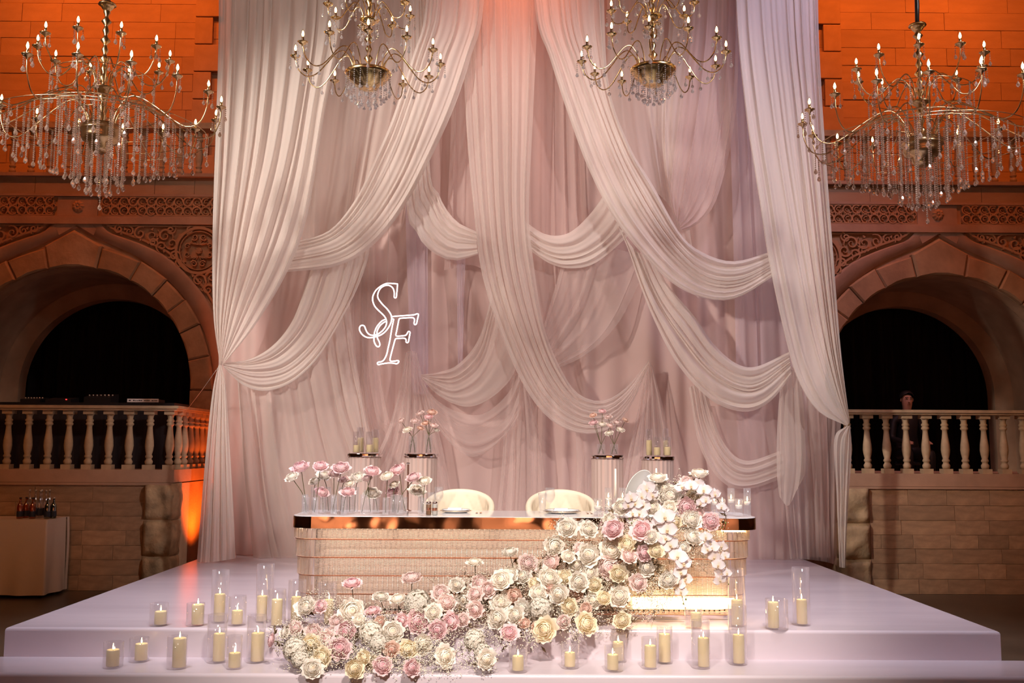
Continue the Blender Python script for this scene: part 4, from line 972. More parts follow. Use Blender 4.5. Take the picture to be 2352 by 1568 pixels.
MB().tube([(-0.1, -0.03, 0.44), (-0.08, -0.02, zc - 0.15)], 0.012, 8).build('back_post', M['wire'], t)

# ================================================================== FLOWERS
def with_ring(mb, name, mat, ring):
    me = mb.mesh(name, mat, True)
    at_ = me.attributes.new('ring', 'FLOAT', 'POINT'); at_.data.foreach_set('value', ring); return me
def rose_mesh(seed, mat, open_=1.0):
    """garden rose, axis +Z: nested cups of petals, the outer ones rolled back; outer radius about 1"""
    r_ = random.Random(seed); mb = MB(); ring = []
    counts = (3, 3, 4, 5, 5, 6, 7); K = len(counts)
    for k, n in enumerate(counts):
        f = k / (K - 1)
        for i in range(n):
            a0 = 2 * PI * i / n + k * 0.8 + r_.uniform(-0.22, 0.22)
            rho = (0.17 + 0.70 * f) * r_.uniform(0.93, 1.07)
            tip = R(14 + 64 * f * open_ + r_.uniform(-7, 7)); z0 = 0.50 + 0.16 * (1 - f)
            dl = PI / n * (1.55 - 0.25 * f); fl = f * f * r_.uniform(0.16, 0.34) * open_; ph = r_.uniform(0, 6); tw_ = r_.uniform(-0.25, 0.25)
            def P(u, v):
                s_ = 2 * u - 1
                w_ = 0.30 + 0.70 * math.sin(PI * 0.5 * min(1, v / 0.55))
                if v > 0.62: w_ *= math.sqrt(1 - ((v - 0.62) / 0.38) ** 2 * 0.55)
                phi = PI * 0.97 + (tip - PI * 0.97) * v
                sag = 0.16 * abs(s_) ** 3 * v - 0.03 * (1 - abs(s_)) * 0
                a = a0 + s_ * dl * w_ + tw_ * s_ * v * 0.3
                rr = rho * math.sin(phi) + fl * max(0, v - 0.55) / 0.45 * (1 + 0.25 * math.sin(3 * s_ + ph)) + 0.035 * f * math.sin(5 * s_ + ph) * v
                z = z0 + rho * 0.66 * math.cos(phi) - sag * rho - fl * 0.5 * (max(0, v - 0.72) / 0.28) ** 2
                return (rr * math.cos(a), rr * math.sin(a), z)
            mb.grid(P, 6, 6); ring += [min(1, f * 0.9 + 0.10 * v / 6) for v in range(7) for u in range(7)]
    n0 = len(mb.v); mb.ball((0, 0, 0.62), 0.12, 8, 6); ring += [0.0] * (len(mb.v) - n0)
    return with_ring(mb, 'rose', mat, ring)
VAR = {c: [rose_mesh(s, m, o) for s, o in ((1, 1.0), (2, 0.95), (3, 1.05))] for c, m in ROSE.items()}
calyx = MB(); calyx.lathe([(0.03, -0.26), (0.10, -0.12), (0.13, 0.0), (0.10, 0.06)], 8)
for i in range(5):
    a = 2 * PI * i / 5
    calyx.grid(lambda u, v: ((0.10 + 0.35 * v) * math.cos(a) - (u - .5) * 0.14 * (1 - v) * math.sin(a), (0.10 + 0.35 * v) * math.sin(a) + (u - .5) * 0.14 * (1 - v) * math.cos(a), 0.02 - 0.22 * v * v), 2, 4)
CALYX = calyx.mesh('calyx', M['green'])
def rose(P, rad, col, axis, label, group, stem_to=None, name='rose', stem_r=0.0028, bend=None, cal=True):
    ax = Vector(axis).normalized(); q = ax.to_track_quat('Z', 'Y')
    q = q @ Matrix.Rotation(rnd.uniform(0, 6.28), 3, 'Z').to_quaternion()
    loc = Vector(P) - ax * rad * 0.4
    o = ob(name, rnd.choice(VAR[col])); o.location = loc; o.rotation_mode = 'QUATERNION'; o.rotation_quaternion = q; s_ = rad * rnd.uniform(0.96, 1.04)
    o.scale = (s_, s_, s_); tag(o, label, 'rose', group)
    if stem_to is not None:
        Mw = Matrix.LocRotScale(loc, q, Vector((s_, s_, s_)))
        if cal: c = ob('calyx', CALYX, o)
        a = loc - ax * rad * 0.05; e = Vector(stem_to)
        mid = bend if bend is not None else (a * 0.5 + e * 0.5 + Vector((rnd.uniform(-.012, .012), 0, 0)) - ax * rad * 0.4)
        pts = [cr([tuple(a), tuple(mid), tuple(e)], i / 8) for i in range(9)]
        st_ = MB().tube(pts, stem_r, 5).build('stem', M['stem'], o); st_.matrix_parent_inverse = Mw.inverted()
    return o
def cy(px, py):
    """depth of the cascade at a height in the photo: down the table front, over the stage edge, onto the step"""
    P_ = ((1060, 7.49), (1150, 7.38), (1200, 7.25), (1300, 7.18), (1380, 7.08), (1430, 6.93), (1470, 6.74), (1510, 6.58), (1540, 6.48), (1560, 6.46))
    for (a, ya), (b, yb) in zip(P_, P_[1:]):
        if py <= b: return ya + (yb - ya) * max(0, (py - a)) / (b - a)
    return P_[-1][1]
c5 = [(1290,50,170,'C'),(1500,65,160,'C'),(1740,60,190,'P'),(2020,90,200,'P'),(2110,140,130,'C'),(1870,215,170,'Y'),(1165,230,180,'C'),(1415,260,130,'L'),(1500,310,190,'C'),(1720,270,205,'C'),(1895,325,140,'L'),(2040,300,140,'P'),
 (905,400,160,'L'),(1140,385,150,'L'),(1380,400,145,'C'),(1690,440,200,'L'),(1520,490,165,'C'),(1790,500,155,'Y'),(2070,440,150,'C'),(1115,545,200,'C'),(1265,530,125,'Y'),(1400,580,165,'C'),(1560,610,125,'Y'),(1990,590,155,'L'),
 (850,520,150,'C'),(640,560,185,'C'),(735,500,130,'C'),(430,590,150,'L'),(515,650,140,'L'),(385,700,150,'L'),(205,610,140,'C'),(50,680,155,'L'),(110,780,165,'L'),(640,780,175,'C'),(775,715,135,'E'),(1005,680,165,'C'),(1200,700,165,'C'),
 (1365,680,145,'E'),(1540,760,155,'C'),(1800,720,185,'C'),(1650,740,130,'Y'),(390,850,155,'L'),(150,970,165,'P'),(270,950,125,'L'),(780,900,165,'C'),(850,830,145,'C'),(1310,820,160,'Y'),(600,940,180,'C'),(725,1075,165,'P'),(870,985,105,'E'),
 (1070,1050,210,'Y'),(1255,970,125,'L'),(1480,990,190,'Y'),(1825,955,160,'Y'),(1470,840,115,'E'),(100,1310,185,'C'),(500,1340,170,'C'),(1300,330,120,'C'),(960,600,110,'Y'),(1120,640,90,'E')]
c4_ = [(435,610,180,'C'),(580,605,125,'P'),(890,660,220,'C'),(1170,760,105,'E'),(1690,670,155,'C'),(1380,750,130,'P'),(1535,760,200,'P'),(830,860,190,'P'),(335,820,125,'L'),(225,870,95,'C'),(515,860,150,'L'),(645,930,155,'L'),(1290,860,190,'C'),
 (1730,840,160,'P'),(490,980,170,'Y'),(770,1020,215,'P'),(1280,1030,140,'E'),(1445,1030,160,'Y'),(1590,980,175,'C'),(590,1110,190,'Y'),(1005,1110,135,'Y'),(500,1220,185,'C'),(915,1220,165,'Y'),(1190,1190,170,'P'),(1480,1210,145,'P'),(740,760,120,'L'),(960,740,120,'C')]
c3 = [(990,285,115,'L'),(825,430,190,'C'),(1060,430,150,'Y'),(990,545,175,'P'),(640,540,170,'C'),(820,550,140,'C'),(1040,660,180,'C'),(1230,690,165,'P'),(540,770,190,'P'),(640,840,145,'C'),(1050,840,165,'C'),(220,670,135,'C'),(240,760,170,'P'),(680,980,140,'Y'),(800,1270,180,'C'),(330,540,150,'C'),(760,350,120,'C'),(430,860,120,'Y'),(880,700,130,'Y'),(950,950,120,'C')]
FL = [(1000 + x/4.26, 1200 + y/4.26, d/4.26, c) for x, y, d, c in c5] + [(600 + x/4.276, 1250 + y/4.276, d/4.276, c) for x, y, d, c in c4_] + [(1350 + x/4.355, 1040 + y/4.355, d/4.355, c) for x, y, d, c in c3]
def zone(px, py):
    if py < 1205: return 'heaped on the table corner'
    if px > 1385: return 'below the table corner'
    if px > 1130: return 'midway down the table front'
    if py < 1425: return 'along the stage edge'
    return 'lying low on the step'
ORD = ('first', 'second', 'third', 'fourth', 'fifth', 'sixth', 'seventh', 'eighth', 'ninth', 'tenth')
ORD2 = ORD + ('eleventh', 'twelfth', 'thirteenth', 'fourteenth', 'fifteenth', 'sixteenth', 'seventeenth', 'eighteenth', 'nineteenth', 'twentieth', 'twenty-first', 'twenty-second')
def ranked(items):
    """items: (key, height in photo); a label for each, told apart by how high it sits among its like"""
    sets = {}
    for i, (k, py) in enumerate(items): sets.setdefault(k, []).append((py, i))
    out_ = [None] * len(items)
    for k, L_ in sets.items():
        L_.sort()
        for j, (py, i) in enumerate(L_):
            out_[i] = k if len(L_) == 1 else '%s, %s' % (k, 'highest of these' if j == 0 else ('lowest of these' if j == len(L_) - 1 else ORD2[j] + ' highest'))
    return out_
NEARGL = ((661, 700, 1335, 1436, ZS), (728, 772, 1340, 1436, ZS), (1405, 1439, 1457, 1522, ZT), (1169, 1211, 1488, 1545, ZT))
def clear_of(px, py, Y, r):
    P = at(px, py, Y)
    if P.z < ZTT + 1.05 * r and P.y + 0.62 * r > YT0: return False
    for g0, g1, gt, gb, gz in NEARGL:      # candle glasses standing beside the flowers
        G = onz((g0 + g1)/2, gb - 3, gz); k = mpp(G.y)
        if P.z < gz + (gb - gt)*k + 0.5*r and math.hypot(P.x - G.x, P.y - G.y) < (g1 - g0)/2*k + 0.9*r: return False
    if P.y > YF - 0.35 * r and P.z < ZS + 0.4 * r: return False
    if P.y > onz(1176, 1549, ZT).y and P.z < ZT + 0.4 * r: return False
    return True
def settle(items, fwd=0.11, back=0.10, rounds=90, test=clear_of):
    """items [px, py, Y, radius]: blooms slide nearer or farther along their own line until they sit side by side"""
    Y0_ = [q[2] for q in items]; n = len(items)
    for q in items:
        k = 0
        while test and not test(*q) and k < 25: q[2] -= 0.01; k += 1
    for i, q in enumerate(items): Y0_[i] = min(Y0_[i], q[2] + 0.02)
    for it in range(rounds):
        for i in range(n):
            for j in range(i + 1, n):
                a, b = items[i], items[j]
                dpx = math.hypot(a[0] - b[0], a[1] - b[1]) * mpp(a[2]); need = 0.92 * (a[3] + b[3])
                if dpx >= need: continue
                dy = a[2] - b[2]; want = math.sqrt(need * need - dpx * dpx) / 1.6
                if abs(dy) >= want: continue
                mv = (want - abs(dy)) * 0.3; sg = 1 if (dy > 0 or (dy == 0 and i % 2)) else -1
                for q, s_, k in ((a, sg, i), (b, -sg, j)):
                    y = min(max(q[2] + s_ * mv, Y0_[k] - fwd), Y0_[k] + back)
                    if y < q[2] or not test or test(q[0], q[1], y, q[3]): q[2] = y
    return [q[2] for q in items]
r_ = random.Random(21); HID = []
while len(HID) < 44:
    a_, b_ = r_.choice(FL), r_.choice(FL)
    if 18 < math.dist(a_[:2], b_[:2]) < 75: HID.append(((a_[0] + b_[0])/2 + r_.uniform(-8, 8), (a_[1] + b_[1])/2 + r_.uniform(-6, 8), r_.uniform(24, 31), r_.choice('CCYCLE')))
HYL = ((1242, 1398, 52, 1), (1090, 1470, 46, 1), (1110, 1500, 40, 1), (958, 1383, 56, 0.75), (852, 1455, 52, 1), (870, 1478, 40, 1), (678, 1492, 50, 1), (690, 1515, 38, 0.9), (1120, 1512, 30, 1))
SET = [[x, y, cy(x, y) + rnd.uniform(-0.03, 0.02), d/2*mpp(7)*1.06] for x, y, d, c in FL] + [[x, y, cy(x, y) + 0.055, d/2*mpp(7)] for x, y, d, c in HID] + [[x, y, cy(x, y) - 0.02, d/2*mpp(7)*1.1] for x, y, d, e in HYL]
YS = settle(SET); YFL, YHID, YHY = YS[:len(FL)], YS[len(FL):len(FL) + len(HID)], YS[len(FL) + len(HID):]
labs = ranked([('%s %s garden rose %s' % ('large' if d > 41 else ('mid-sized' if d > 33 else 'small'), RNAME[c], zone(px, py)), py) for px, py, d, c in FL])
for (px, py, d, c), lb, Y in zip(FL, labs, YFL):
    P = at(px, py, Y); rad = d / 2 * mpp(Y) * 1.06
    rose(P, rad, c, (rnd.uniform(-0.5, 0.5), -1.0, rnd.uniform(0.05, 0.75)), lb, 'roses in the floral cascade')
# half-hidden roses deeper in the cascade
for (px, py, d, c), lb, Y in zip(HID, ranked([('half-hidden %s rose %s' % (RNAME[q[3]], zone(q[0], q[1])), q[1]) for q in HID]), YHID):
    P = at(px, py, Y)
    rose(P, d/2*mpp(Y), c, (rnd.uniform(-0.6, 0.6), -1.0, rnd.uniform(-0.1, 0.7)), lb, 'half-hidden roses in the cascade')
# tall-stemmed roses rising out of the cascade
LS = ((725/4.26+1000, 285/4.26+1200, 34, 'C', 1181, 1325), (1091, 1290, 32, 'C', 1100, 1345), (808, 1338, 42, 'P', 810, 1400), (945, 1326, 42, 'L', 938, 1375), (875, 1370, 36, 'C', 892, 1435), (913, 1374, 36, 'C', 915, 1410), (855, 1402, 36, 'P', 853, 1440),
                            (1511, 1096, 40, 'C', 1516, 1140), (1607, 1086, 38, 'C', 1590, 1115), (622, 1470, 30, 'P', 665, 1480), (652, 1452, 24, 'C', 672, 1474))
for (px, py, d, c, sx, sy), lb in zip(LS, ranked([('%s rose on a long bare stem reaching out of the cascade' % RNAME[q[3]], q[1]) for q in LS])):
    Y = cy(px, py) - 0.02; P = at(px, py, Y); rad = d / 2 * mpp(Y) * 1.05
    side = px < 660
    rose(P, rad, c, (-0.9, -0.4, 0.25) if side else (rnd.uniform(-.2, .2), -0.35, 1.0), lb, 'long-stemmed roses of the cascade', tuple(at(sx, sy, Y + 0.05)))
# hydrangea heads
def hydrangea(seed):
    r_ = random.Random(seed); mb = MB(); ring = []
    for i in range(420):
        z = r_.uniform(-0.35, 1); a = r_.uniform(0, 2*PI); q = math.sqrt(max(0, 1 - z*z)); n_ = Vector((q*math.cos(a), q*math.sin(a), z)); rr = r_.uniform(0.82, 1.06)
        t1 = n_.orthogonal().normalized(); t1 = (Matrix.Rotation(r_.uniform(0, 6), 3, n_) @ t1); t2 = n_.cross(t1)
        for k in range(4):
            b = k * PI/2; d1 = t1*math.cos(b) + t2*math.sin(b); d2 = n_.cross(d1)
            c0 = n_ * rr
            o = mb.add([tuple(c0 - n_*0.03), tuple(c0 + d1*0.09 + d2*0.08 + n_*0.06), tuple(c0 + d1*0.17 + n_*0.02), tuple(c0 + d1*0.09 - d2*0.08 + n_*0.06)], [(0,3,2,1)]); ring += [0.3, 0.8, 1, 0.8]
    return with_ring(mb, 'hydrangea', M['hydra'], ring)
HY = [hydrangea(1), hydrangea(2)]
core_me = MB().ball((0, 0, 0), 0.76, 12, 8).mesh('flower_core', M['hydra'])
for (px, py, d, el), lb, Y in zip(HYL, ranked([('%s ivory hydrangea head %s' % ('large' if q[2] > 48 else 'small', zone(q[0], q[1])), q[1]) for q in HYL]), YHY):
    P = at(px, py, Y); rad = d/2*mpp(Y)
    o = ob('hydrangea', rnd.choice(HY)); o.location = P; o.scale = (rad, rad, rad*el); o.rotation_euler = (R(rnd.uniform(35, 65)), 0, rnd.uniform(-.5, .5))
    tag(o, lb, 'hydrangea', 'hydrangea heads in the cascade'); ob('flower_core', core_me, o)
# orchids
def orchid_mesh():
    mb = MB(); ring = []
    def pet(a, L_, W_, tilt, z0):
        def P(u, v):
            s_ = 2*u - 1; w_ = W_ * math.sin(PI * min(1, 0.12 + v*0.95)) ** 0.7 * (1 if v < 0.98 else 0.5)
            x = L_ * v; y = s_ * w_; z = z0 + tilt*v*v + 0.10*s_*s_*v
            return (x*math.cos(a) - y*math.sin(a), x*math.sin(a) + y*math.cos(a), z)
        mb.grid(P, 4, 5); ring.extend([0.2 + 0.8*v/5 for v in range(6) for u in range(5)])
    for a in (90, 210, 330): pet(R(a), 0.95, 0.32, -0.12, 0.0)
    for a in (8, 172): pet(R(a), 1.0, 0.55, 0.05, 0.05)
    n0 = len(mb.v); mb.ball((0, -0.12, 0.14), 0.13, 8, 6); mb.ball((0, -0.3, 0.12), 0.10, 8, 6); ring.extend([0.0] * (len(mb.v) - n0))
    return with_ring(mb, 'orchid_bloom', M['orchid'], ring)
OM = orchid_mesh()
def spray(label, blooms, path):
    Y0 = cy(*path[0]) - 0.10; base = at(*path[0], Y0)
    t = thing('orchid_spray', label, 'orchid', tuple(base), 'white orchid sprays in the cascade')
    pts = [at(x, y, Y0 - 0.01) - base for x, y, in [cr(path, i/14) for i in range(15)]]
    MB().tube([tuple(p_) for p_ in pts], 0.0028, 5).build('stem', M['twig'], t)
    for x, y, d in blooms:
        Y = Y0 - 0.03 + rnd.uniform(-0.02, 0.02); o = ob('orchid_bloom', OM, t, tuple(at(x, y, Y) - base)); rad = d/2*mpp(Y)*1.1; o.scale = (rad,)*3
        o.rotation_mode = 'QUATERNION'; o.rotation_quaternion = Vector((rnd.uniform(-.5, .5), -1, rnd.uniform(-.1, .5))).to_track_quat('Z', 'Y') @ Matrix.Rotation(rnd.uniform(-.5, .5), 3, 'Z').to_quaternion()
    x, y = path[-1]
    for k in range(3): MB().ball((0, 0, 0), 0.007 - 0.001*k, 8, 6, (1, 1, 1.3)).build('bud', M['green'], t, loc=tuple(at(x + rnd.uniform(-6, 6), y - 14 + 10*k, Y0 - 0.02) - base))
q3 = lambda L_: [(1350 + x/4.355, 1040 + y/4.355, d/4.355) for x, y, d in L_]
spray('white orchid spray trailing down the middle of the table front flowers', q3([(770,640,215),(800,760,200),(770,850,170),(820,920,180),(900,1030,200),(950,1100,190),(920,1190,170),(975,1250,150),(905,1310,140),(930,1385,140),(700,690,140)]), [(1525, 1180), (1540, 1240), (1560, 1300), (1565, 1360), (1572, 1390)])
spray('white orchid spray trailing over the right end of the table', q3([(1180,840,130),(1240,940,160),(1190,960,130),(1340,930,120),(1270,1040,150),(1370,1030,110),(1310,1120,140),(1340,1210,150),(1390,1200,110),(1320,1270,130),(1220,900,120)]), [(1615, 1215), (1635, 1260), (1650, 1320), (1668, 1335)])
spray('white orchid spray arching across the top of the table flowers', q3([(940,340,140),(1030,330,150),(1100,310,130),(1160,370,160),(1230,410,140),(1270,410,130),(1180,470,120),(1340,540,110),(1370,560,90),(1130,500,110)]), [(1555, 1115), (1610, 1112), (1650, 1150), (1668, 1190), (1664, 1215)])
spray('white orchid spray bunched against the taper candle on the table', q3([(590,360,190),(540,430,150),(640,420,150),(480,500,150),(450,600,160),(520,600,160),(470,680,140),(430,450,150),(560,520,150),(400,520,130)]), [(1490, 1125), (1470, 1155), (1455, 1185), (1450, 1205)])
# ================================================================== GLASS, CANDLES
def cylinder_glass(r, h, t=0.0025):
    mb = MB(); mb.lathe([(0.0005, 0.003), (r*0.9, 0.003), (r, 0.006), (r, h), (r - t, h), (r - t, 0.010), (0.0005, 0.010)], 24, cap=False); return mb
def pillar(x, y, z, r, h, label, group, lit=True, tilt=0.0):
    t = thing('pillar_candle', label, 'candle', (x, y, z), group); t.rotation_euler = (0, tilt, 0)
    MB().lathe([(r*0.99, 0), (r, 0.004), (r*1.0, h - 0.006), (r*0.93, h), (r*0.78, h - 0.002), (r*0.6, h - 0.007), (0.0005, h - 0.008)], 20).build('wax', M['wax'], t)
    MB().tube([(0, 0, h - 0.009), (0.001, 0, h + 0.006)], 0.0012, 4).build('wick', M['wick'], t)
    if lit: MB().lathe([(0.0008, h + 0.001), (0.0042, h + 0.008), (0.005, h + 0.014), (0.003, h + 0.026), (0.0004, h + 0.040)], 8).build('flame', M['flame'], t)
    return t
CNT = {}; GLASSES = []
def candle_set(glx0, glx1, gtop, gbot, cx0, cx1, ctop, cbot, z, where, lit=True):
    Pg = onz((glx0 + glx1)/2, gbot - 3, z); Y = Pg.y; k = mpp(Y)
    r = (glx1 - glx0)/2 * k; h = (gbot - gtop - 4) * k
    o = cylinder_glass(r, h).build('glass_cylinder', M['glass'], None, True, loc=(Pg.x, Y, z)); GLASSES.append((Pg.x, Y, r, z, z + h))
    cr_ = (cx1 - cx0)/2 * k; ch_ = (cbot - ctop) * k
    cx_ = at((cx0 + cx1)/2, cbot, Y).x; lim = max(0, r - cr_ - 0.006); cx_ = min(max(cx_, Pg.x - lim), Pg.x + lim)
    cs = 'tall' if ch_ > 0.13 else 'short'; CNT[where] = CNT.get(where, 0) + 1; where = 'the %s one out, %s' % (ORD[CNT[where] - 1], where)
    size = 'tall' if h > 0.25 else ('medium' if h > 0.17 else 'short')
    tag(o, '%s glass candle cylinder, %s' % (size, where), 'glass cylinder', 'glass candle cylinders')
    pillar(cx_, Y, z + 0.0105, min(cr_, r - 0.006), ch_, '%s ivory pillar candle, %s' % (cs, where), 'ivory pillar candles', lit)
wl, wr = 'on stage by the bud vase end', 'on stage by the orchid end'
for a in reversed(((344,384,1386,1439,355,381,1409,1437), (428,468,1386,1439,441,467,1394,1437), (484,522,1313,1432,491,515,1368,1427), (524,564,1370,1438,532,556,1409,1438), (587,626,1300,1431,589,612,1375,1429), (615,655,1356,1441,623,647,1384,1440), (661,700,1335,1436,668,690,1377,1434), (728,772,1340,1436,744,765,1383,1434))):
    candle_set(*a, ZS + 0.001, wl)
for a in ((1573,1613,1393,1444,1588,1612,1413,1443), (1673,1712,1310,1440,1681,1706,1384,1438), (1760,1810,1377,1447,1765,1789,1388,1444), (1822,1861,1307,1438,1831,1854,1383,1436)):
    candle_set(*a, ZS + 0.001, wr)
wl2, wr2 = 'on the step, drinks table side', 'on the step past the flowers'
for a in reversed(((237,281,1476,1535,244,272,1498,1533), (297,340,1466,1521,310,337,1483,1518), (383,427,1463,1537,397,426,1472,1534), (475,518,1415,1523,489,515,1462,1521), (520,554,1462,1538,525,551,1504,1535), (566,607,1417,1523,578,607,1460,1520))):
    candle_set(*a, ZT + 0.001, wl2)
for a in ((1169,1211,1488,1545,1177,1202,1510,1541), (1289,1330,1478,1536,1297,1321,1502,1532), (1389,1431,1485,1543,1395,1420,1507,1539), (1405,1439,1457,1522,1408,1432,1480,1520), (1474,1509,1466,1537,1482,1508,1489,1535), (1509,1545,1440,1525,1514,1540,1463,1523), (1589,1631,1428,1536,1604,1629,1471,1533), (1675,1716,1395,1528,1685,1710,1464,1525)):
    candle_set(*a, ZT + 0.001, wr2)

# baby's breath: too many tiny flowers to count
def filler_ok(P):
    if P.z < ZTT + 0.008 and P.y > YT0 - 0.015: return False
    if P.z < ZS + 0.008 and P.y > YF - 0.008: return False
    if P.z < ZT + 0.008 and P.y > onz(1176, 1549, ZT).y - 0.008: return False
    return not any(z0 - 0.01 < P.z < z1 + 0.01 and math.hypot(P.x - gx, P.y - gy) < gr + 0.012 for gx, gy, gr, z0, z1 in GLASSES)
mb = MB(); tw = MB(); r_ = random.Random(9)
pool = FL + [(x + r_.uniform(-25, 25), y + r_.uniform(5, 35), 40, 'C') for x, y, d, c in FL if r_.random() < 0.9]
pool += [(r_.uniform(660, 1120), r_.uniform(1470, 1535), 40, 'C') for _ in range(50)] + [(r_.uniform(1440, 1530), r_.uniform(1290, 1400), 30, 'C') for _ in range(14)] + [(r_.uniform(1590, 1640), r_.uniform(1230, 1300), 30, 'C') for _ in range(5)]
pool += [(r_.uniform(760, 1010), r_.uniform(1405, 1440), 30, 'C') for _ in range(10)]
for px, py, d, c in pool:
    if py > 1540: continue
    Yb = cy(px, py) + 0.05
    for _ in range(6):
        bx, by = px + r_.gauss(0, 16), py + r_.gauss(0, 14); P0 = at(bx, by + 12, Yb + 0.05)
        for _ in range(14):
            P = at(bx + r_.gauss(0, 9), by + r_.gauss(0, 8), Yb + r_.uniform(-0.06, 0.02))
            if not filler_ok(P): continue
            mb.octa(tuple(P), r_.uniform(0.0027, 0.0050))
            if r_.random() < 0.35 and filler_ok(P0): tw.tube([tuple(P0), tuple((P0 + P)/2 + Vector((r_.uniform(-.006, .006), 0, .004))), tuple(P)], 0.0009, 3, cap=False)
o = mb.build('babys_breath', M['gyp'], None, False); tag(o, 'cloud of tiny ivory filler blossoms between the roses', 'filler flowers', kind='stuff')
tw2 = tw.build('filler_twigs', M['twig'], o, False)
# dark foliage bed that carries the flowers
bed = MB(); r_ = random.Random(3)
for px, py, d, c in FL:
    Y = cy(px, py) + 0.06
    for _ in range(10):
        P = at(px + r_.gauss(0, 12), py + r_.gauss(4, 12), Y + r_.uniform(-0.01, 0.05)); 
        if not all(filler_ok(P + Vector(w_)) for w_ in ((0.032, 0, 0), (-0.032, 0, 0), (0, 0, -0.032), (0, 0.02, 0))): continue
        a = r_.uniform(0, 6); u = Vector((math.cos(a), r_.uniform(-.6, .2), math.sin(a))) * 0.03; v = Vector((-math.sin(a), 0.2, math.cos(a))) * 0.009
        bed.add([tuple(P - u), tuple(P + v), tuple(P + u), tuple(P - v)], [(0, 1, 2, 3)])
o = bed.build('foliage_bed', M['twig'], None, False); tag(o, 'dark bed of small leaves under the floral cascade', 'foliage', kind='stuff')


# ---- pedestals with vases and candles
def pedestal(px, py, wpx, Y, label):
    P = at(px, py, Y); r = wpx/2 * mpp(Y); h = P.z - ZS
    t = thing('pedestal', label, 'pedestal', (P.x, Y, ZS), 'rose pedestals behind the head table')
    mb = MB(); n = 44; prof = [(1 + 0.02 * math.cos(i * PI)) * r * 0.94 for i in range(n)]
    extr(mb, [(prof[i] * math.cos(2*PI*i/n), prof[i] * math.sin(2*PI*i/n)) for i in range(n)], 0.0, h - 0.03); mb.build('column', M['pedrose'], t, False)
    MB().lathe([(r*1.02, h - 0.03), (r*1.03, h - 0.02), (r*1.03, h - 0.006), (r*1.02, h), (0.001, h)], 40).build('mirror_top', M['mirror'], t, False)
    return Vector((P.x, Y, P.z))
M['pedrose'] = pmat('rose_pedestal', (0.58, 0.44, 0.39), 0.3, 0.25)
YP = 9.6
pA = pedestal(838, 1041, 78, YP, 'fluted rose pedestal carrying candles left of the chairs')
pB = pedestal(967, 1042, 78, YP, 'fluted rose pedestal carrying roses left of the chairs')
pC = pedestal(1395, 1045, 76, YP, 'fluted rose pedestal carrying roses right of the chairs')
pD = pedestal(1510, 1048, 76, YP, 'fluted rose pedestal carrying candles right of the chairs')
PEDN = {}
def ped_candle(base, px, w_, top, gt, dy, where, lit=False):
    k = mpp(YP); x = at(px, 1030, YP + dy).x; h = (base[1] - top) * k
    pillar(x, YP + dy, base[0].z + 0.001 + 0.0105, w_/2*k, h, '%s ivory pillar candle, %s in the row on the %s pedestal' % ('tall' if h > 0.1 else 'short', ORD[len([1 for q in PEDN if q[0] == where])], where), 'candles on the pedestals', lit)
    o = cylinder_glass(w_/2*k*1.28, (base[1] - gt) * k).build('glass_cylinder', M['glass'], None, True, loc=(x, YP + dy, base[0].z + 0.001))
    tag(o, 'clear glass cylinder, %s in the row on the %s candle pedestal' % (ORD[int(px) % 4] if 0 else ORD[PEDN.setdefault((where, px), len([1 for q in PEDN if q[0] == where]))], where), 'glass cylinder', 'glasses on the pedestals')
for px, w_, top, gt, dy in ((819, 14, 1023, 990, -0.06), (828, 14, 1006, 980, 0.06), (849, 14, 1022, 990, -0.07), (862, 14, 1006, 985, 0.04)): ped_candle((pA, 1039), px, w_, top, gt, dy, 'left')
for px, w_, top, gt, dy in ((1491, 13, 1010, 982, 0.02), (1509, 14, 1026, 1000, -0.06), (1529, 11, 1010, 980, 0.08), (1533, 14, 1025, 1000, -0.05)): ped_candle((pD, 1044), px, w_, top, gt, dy, 'right')
def vase_mesh(r, h, water=0.5):
    o = cylinder_glass(r, h, 0.002).mesh('bud_vase', M['vase']); w_ = MB().lathe([(r*0.93, 0.011), (r*0.93, h*water), (0.0005, h*water)], 16).mesh('water', M['water']); return o, w_
def vase(x, y, z, r, h, label, group):
    a, b = vase_mesh(r, h); o = ob('glass_vase', a, None, (x, y, z)); tag(o, label, 'vase', group); ob('water', b, o); return o
def ped_roses(base, vs, roses, side):
    k = mpp(YP); vx = []
    for vi_, (a, b, top) in enumerate(vs):
        x = at((a + b)/2, 1030, YP - 0.02).x; r = (b - a)/2*k; h = (base[1] - top)*k
        vase(x, YP - 0.02, base[0].z + 0.001, r, h, 'glass vase of roses on the %s pedestal, %s the chairs' % (side, 'nearer' if (vi_ == 1) == (side == 'left') else 'farther from'), 'vases on the pedestals'); vx.append((x, r, h))
    lbs = ranked([('%s rose in a clear vase on the %s pedestal' % (RNAME[q[3]], side), q[1]) for q in roses])
    ys_ = settle([[q[0], q[1], YP - 0.02, q[2]/2*k] for q in roses], 0.12, 0.12, 90, None)
    for (px, py, d, c, vi), lb, yr in zip(roses, lbs, ys_):
        P = at(px, py, yr); x, r, h = vx[vi]; sgn = 1 if P.x < x else -1
        rose(P, d/2*k, c, ((P.x - x)*3, -0.45, 0.7), lb, 'roses on the pedestals', (x + sgn*r*0.6, YP - 0.02, base[0].z + 0.012), stem_r=0.0026, bend=Vector((x, YP - 0.02, base[0].z + h*0.9)))
ped_roses((pB, 1040), ((938, 957, 1000), (976, 993, 996)), ((921, 966, 17, 'L', 0), (953, 966, 19, 'L', 0), (936, 986, 22, 'C', 0), (964, 949, 18, 'L', 1), (966, 983, 15, 'E', 0), (992, 946, 21, 'E', 1), (985, 957, 18, 'P', 1), (978, 971, 18, 'E', 1), (996, 977, 18, 'L', 1), (1003, 987, 13, 'C', 1)), 'left')
